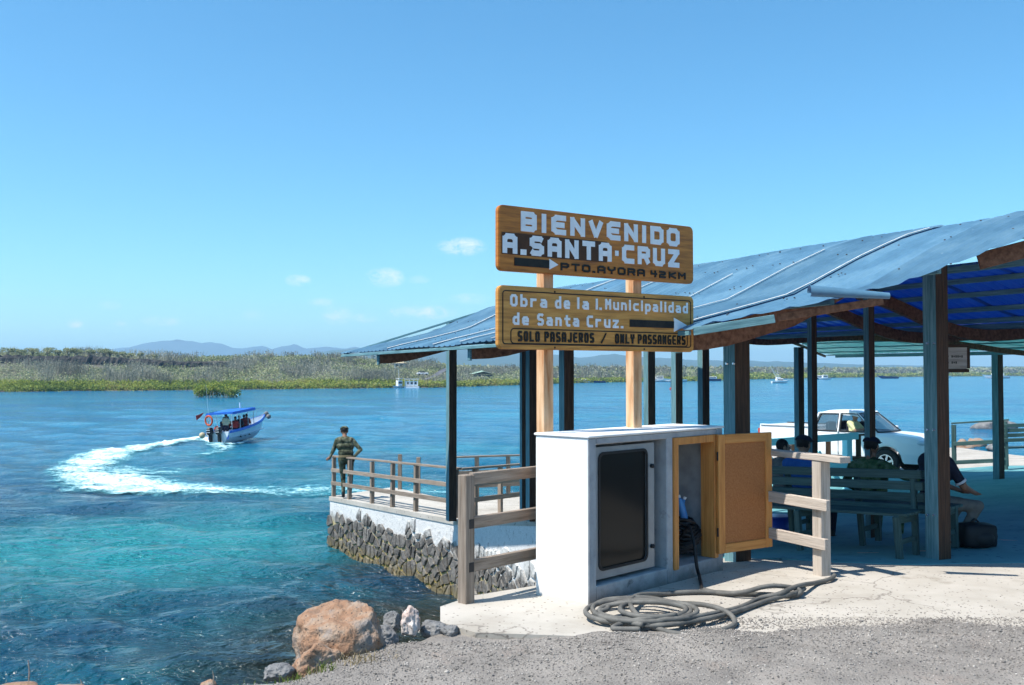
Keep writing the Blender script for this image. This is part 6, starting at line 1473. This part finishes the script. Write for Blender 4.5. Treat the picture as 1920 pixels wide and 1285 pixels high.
for x in (1.6,2.3,3.0,3.7): mb=MB(); mb.box((x,0,.62),(.35,1.5,.06)); mb.build('bench',M['white_paint'],bt)
eg=bpy.data.objects.new('outboard_motor',None); SC.collection.objects.link(eg); eg.parent=bt; eg.location=(-.25,-.25,.0)
mb=MB(); mb.box((0,0,.78),(.48,.36,.46),None,0,.09); mb.build('cowl',M['black_glossy'],eg); mb=MB(); mb.box((.02,0,.25),(.24,.2,.85),None,0,.04); mb.build('leg',M['black_rubber'],eg)
for z in (.72,.86): mb=MB(); mb.box((-.242,0,z),(.01,.26,.03)); mb.build('stripe',M['white_paint'],eg)
eg2=copy_tree(eg,bt); eg2.location=(-.22,.42,.0)
mb=MB(); pts=[(.42+.0*a,.95+.25*math.cos(a)*0+.0,1.45+.28*math.sin(a)) for a in (0,)]
th=np.linspace(0,2*math.pi,25); pts=[(.30+.05*math.cos(a),.72+.28*math.cos(a),1.42+.30*math.sin(a)) for a in th]; mb.tube(pts,.062,8,cap=False); tag(mb.build('life_ring',M['ring_orange'],bt,smooth=True))
mb=MB(); mb.tube([(.45,.80,.6),(.45,.80,3.7)],[.012,.005],5); mb.build('antenna',M['white_paint'],bt)
mb=MB(); mb.tube([(3.2,-.2,1.95),(3.2,-.2,2.3)],.05,6); mb.build('mast_light',M['white_paint'],bt)
mb=MB(); mb.prism([(.1,.9,1.98),(-.5,1.2,1.85),(-.55,1.15,1.55),(-.2,1.0,1.75)],(0,0,0),(0,.015,0)); mb.build('flag',M['life_red'],bt)
for (x,y,z) in ((BLn+.95,-.18,.95),(BLn+1.1,.05,1.15),(BLn+.9,.22,1.0)): mb=MB(); mb.ell((x,y,z),(.2,.17,.17)); mb.build('fender',M['rock_grey'],bt)
mb=MB(); mb.ell((-.25,1.0,.55),(.22,.2,.2)); mb.build('fender',M['tan_roof'],bt)
mb=MB(); mb.tube(crom([(4.3,-.8,1.15),(4.6,-.75,1.5),(5.6,-.5,1.62),(6.9,-.1,1.6),(7.3,0,1.45)]),.02,5); mb.build('bow_rail',M['chrome'],bt)
mb=MB(); mb.tube(crom([(4.3,.8,1.15),(4.6,.75,1.5),(5.6,.5,1.62),(6.9,.1,1.6),(7.3,0,1.45)]),.02,5); mb.build('bow_rail',M['chrome'],bt)
def on_boat(x,y,z): return bt.matrix_world@Vector((x,y,z))
fwd=(hv.x,hv.y,0)
dj=dict(pelvis=(0,0,.93),chest=(0,0,1.2),neck=(0,.0,1.42),head=(0,.02,1.58),shL=(-.2,0,1.36),shR=(.2,0,1.36),elL=(-.24,.1,1.1),wrL=(-.15,.35,1.1),elR=(.24,.1,1.1),wrR=(.15,.35,1.1),hipL=(-.1,0,.9),hipR=(.1,0,.9),knL=(-.1,.05,.48),knR=(.1,.05,.48),anL=(-.1,0,.08),anR=(.1,0,.08),toL=(-.1,.15,.03),toR=(.1,.15,.03))
M['vest']=mat('vest',[(.45,.45,.30)],.8,5,bump=0)
person('boatman standing at the stern under the blue canopy',frame(on_boat(.85,-.1,-.05),fwd),dj,dict(shirt=M['vest'],pants=M['navy_cloth'],skin=M['skin'],shoe=M['boot'],hair=M['hair'],sleeve='half'),voxel=.03,fingers=False)
for k,(x,y,c) in enumerate([(1.6,-.5,'life_red'),(2.3,.45,'life_red'),(2.4,-.4,'navy_cloth'),(3.0,-.45,'life_red'),(3.7,-.3,'life_red'),(1.7,.4,'navy_cloth')]):
    person(['passenger in a red life vest seated behind the boatman on the right','passenger in a red life vest on the left of the middle bench','passenger in dark clothes on the right of the middle bench','passenger in a red life vest on the third bench','passenger in a red life vest on the foremost bench','passenger in dark clothes on the left near the stern'][k],
      frame(on_boat(x-.1,y,.10),fwd),seat_pose(),dict(shirt=M[c],pants=M['navy_cloth'],skin=M['skin'],shoe=M['boot'],hair=M['hair'],sleeve='half'),voxel=.034,fingers=False)
mb=MB(); mb.ell(on_boat(.6,.35,.85),(.16,.16,.16)); tag(mb.build('buoy_ball',M['red'],smooth=True),'round red float hanging at the stern of the blue canopied boat','float')
# ---------------------------------------------------------------- wake
def foam_mat():
    m,nt,b=base_mat('foam',.75,.2); b.inputs['Base Color'].default_value=(.82,.88,.90,1)
    at=nd(nt,'ShaderNodeAttribute'); at.attribute_name='foam'; tc=nd(nt,'ShaderNodeTexCoord')
    def n(s,sc,d=8,ro=.68):
        mp=nd(nt,'ShaderNodeMapping'); mp.inputs['Scale'].default_value=sc; mp.inputs['Rotation'].default_value=(0,0,-.15); lk(nt,tc.outputs['Object'],mp.inputs[0]); q=nd(nt,'ShaderNodeTexNoise'); q.inputs['Scale'].default_value=s; q.inputs['Detail'].default_value=d; q.inputs['Roughness'].default_value=ro; q.inputs['Distortion'].default_value=.5; lk(nt,mp.outputs[0],q.inputs[0]); return q.outputs[0]
    a=n(.95,(1,1.5,1)); a2=n(5,(1,1.3,1),6)
    s0=nd(nt,'ShaderNodeMath',operation='MULTIPLY_ADD'); lk(nt,a2,s0.inputs[0]); s0.inputs[1].default_value=.7; am=nd(nt,'ShaderNodeMath',operation='MULTIPLY'); lk(nt,a,am.inputs[0]); am.inputs[1].default_value=1.6; lk(nt,am.outputs[0],s0.inputs[2])
    s=nd(nt,'ShaderNodeMath',operation='ADD'); lk(nt,s0.outputs[0],s.inputs[0]); lk(nt,at.outputs['Fac'],s.inputs[1])
    r=nd(nt,'ShaderNodeMapRange'); r.inputs[1].default_value=1.80; r.inputs[2].default_value=2.24; lk(nt,s.outputs[0],r.inputs[0]); lk(nt,r.outputs[0],b.inputs['Alpha'])
    # thin foam is aerated turquoise water, thick foam is white
    r2=nd(nt,'ShaderNodeMapRange'); r2.inputs[1].default_value=1.90; r2.inputs[2].default_value=2.42; lk(nt,s.outputs[0],r2.inputs[0])
    mx=nd(nt,'ShaderNodeMixRGB'); lk(nt,r2.outputs[0],mx.inputs[0]); mx.inputs[1].default_value=(.12,.50,.56,1); mx.inputs[2].default_value=(.84,.89,.91,1); lk(nt,mx.outputs[0],b.inputs['Base Color'])
    bp=nd(nt,'ShaderNodeBump'); bp.inputs['Distance'].default_value=.12; bp.inputs['Strength'].default_value=.7; lk(nt,a2,bp.inputs['Height']); lk(nt,bp.outputs[0],b.inputs['Normal'])
    return m
M['foam']=foam_mat()
path=[(408,831),(380,826),(345,829),(300,834),(250,842),(200,853),(180,864),(152,877),(158,889),(190,900),(230,911),(300,916),(380,919),(460,920),(540,920),(620,920),(720,924),(820,926),(900,925)]
wid=[.5,.8,.95,1.15,1.55,1.95,2.1,1.7,1.8,2.3,2.4,2.3,2.1,1.9,1.7,1.6,1.3,1.1,.9]
amp=[1.2,1.2,1.15,1.1,1.1,1.1,1.05,1,1,1.1,1.1,1.05,1.0,.92,.85,.8,.74,.7,.6]
pp=crom([wl(*p) for p in path],8); ti=np.linspace(0,len(path)-1,len(pp)); pw_=np.interp(ti,range(len(path)),wid); pa_=np.interp(ti,range(len(path)),amp)
pp2=crom([wl(*p) for p in [(420,834),(445,831),(470,828),(497,824)]],6); pp3=crom([wl(*p) for p in [(405,834),(420,842),(405,850),(370,856),(330,860)]],6)
X,Y=np.meshgrid(np.arange(-26,1.2,.115),np.arange(32.5,66,.2),indexing='ij')
Q=np.array([(p.x,p.y) for p in pp]); fo=np.full(X.shape,-1.0)
for (q,w,a) in zip(Q,pw_,pa_):
    d=np.hypot(X-q[0],(Y-q[1])/1.25)/w; fo=np.maximum(fo,a*(1.02-.62*d**2.0))
for ps,w0,a0 in ((pp2,.45,1.25),(pp3,1.2,1.0)):
    for k,q in enumerate(ps):
        d=np.hypot(X-q.x,Y-q.y)/(w0*(1-.5*k/len(ps))); fo=np.maximum(fo,a0*(1.0-.6*d**2)*(1-.35*k/len(ps)))
# turbulence left inside the turn
cx,cy=wl(235,885).x,wl(235,885).y; d=np.hypot((X-cx)/4.0,(Y-cy)/3.6); fo=np.maximum(fo,.84-.5*d**2)
fo=np.clip(fo,0,1.2)
Z=WATER+wave(X,Y,.5+0*X)+.05+.10*np.clip(fo-.5,0,1)+np.clip(fo-.4,0,1)*RNG.normal(0,.035,X.shape)
nx,ny=X.shape; i=np.arange(nx-1)[:,None]; j=np.arange(ny-1)[None,:]; Fq=np.stack([i*ny+j,(i+1)*ny+j,(i+1)*ny+j+1,i*ny+j+1],-1).reshape(-1,4)
keep=fo.ravel()[Fq].max(1)>.32; Fq=Fq[keep]; used=np.unique(Fq); rem=np.full(nx*ny,-1); rem[used]=np.arange(len(used))
V=np.stack([X,Y,Z],-1).reshape(-1,3)[used]; me=np_mesh('boat_wake',V,rem[Fq],M['foam'],True); at=me.attributes.new('foam','FLOAT','POINT'); at.data.foreach_set('value',fo.ravel()[used].astype(np.float32))
tag(link('boat_wake',me),'white foaming wake curving behind the speeding boat','wake',kind='stuff')
# ---------------------------------------------------------------- grass tufts and dead stalks on the bank
M['grass']=leaf_mat('grass_blade',[(.09,.13,.03),(.17,.22,.05),(.30,.28,.13)],tr=.3)
M['straw']=leaf_mat('straw',[(.22,.17,.09),(.36,.29,.17),(.42,.36,.24)],tr=.2)
def grass(name,c,n,r,h,m,label,up=.8):
    V=[];Q=[]
    for k in range(n):
        a=random.uniform(0,6.28); rr=r*math.sqrt(random.random()); x=c[0]+rr*math.cos(a)*1.6; y=c[1]+rr*math.sin(a); z=gz(x,y)-.01; hh=h*random.uniform(.4,1.1); l=Vector((random.gauss(0,.5),random.gauss(0,.5),up*1.6)).normalized()*hh; w=Vector((random.gauss(0,1),random.gauss(0,1),0)).normalized()*.0028
        o=len(V); b=Vector((x,y,z)); m_=b+l*.55; t=b+l+Vector((l.x,l.y,-.3*hh))*.5; V+=[b-w,b+w,m_+w*.8,m_-w*.8,t]; Q+=[(o,o+1,o+2,o+3),(o+3,o+2,o+4)]
    mb=MB().add(V,Q); o=mb.build(name,m); tag(o,label,'grass',kind='stuff')
for (px,py,n,r,h,mm,lab) in [(590,1250,170,.09,.075,'grass','green grass tuft below the large boulder'),(515,1268,150,.11,.07,'grass','green grass around the flat grey stone'),(655,1232,120,.13,.09,'straw','dry straw at the foot of the large boulder'),(560,1255,60,.1,.08,'straw','dry straw between the two grass tufts'),(700,1222,50,.12,.06,'straw','dry straw right of the boulder'),(440,1280,50,.09,.05,'grass','sparse green blades at the left end of the bank')]:
    q=GZ(px,py); grass('grass',(q.x,q.y),n,r,h,M[mm],lab)
for k,(px,py,hh) in enumerate([(52,1290,.16),(398,1284,.08),(150,1290,.05)]):
    q=P(px,py,5.85); mb=MB(); mb.tube([q-Vector((0,0,.08)),q+Vector((.008,0,hh*.6)),q+Vector((.0,0,hh))],[.005,.004,.002],5); tag(mb.build('dead_stalk',M['wood_grey']),['tall dead stalk at the lower left corner','short dead stalk left of the grassy stone','small dead twig near the lower left'][k],'twig')
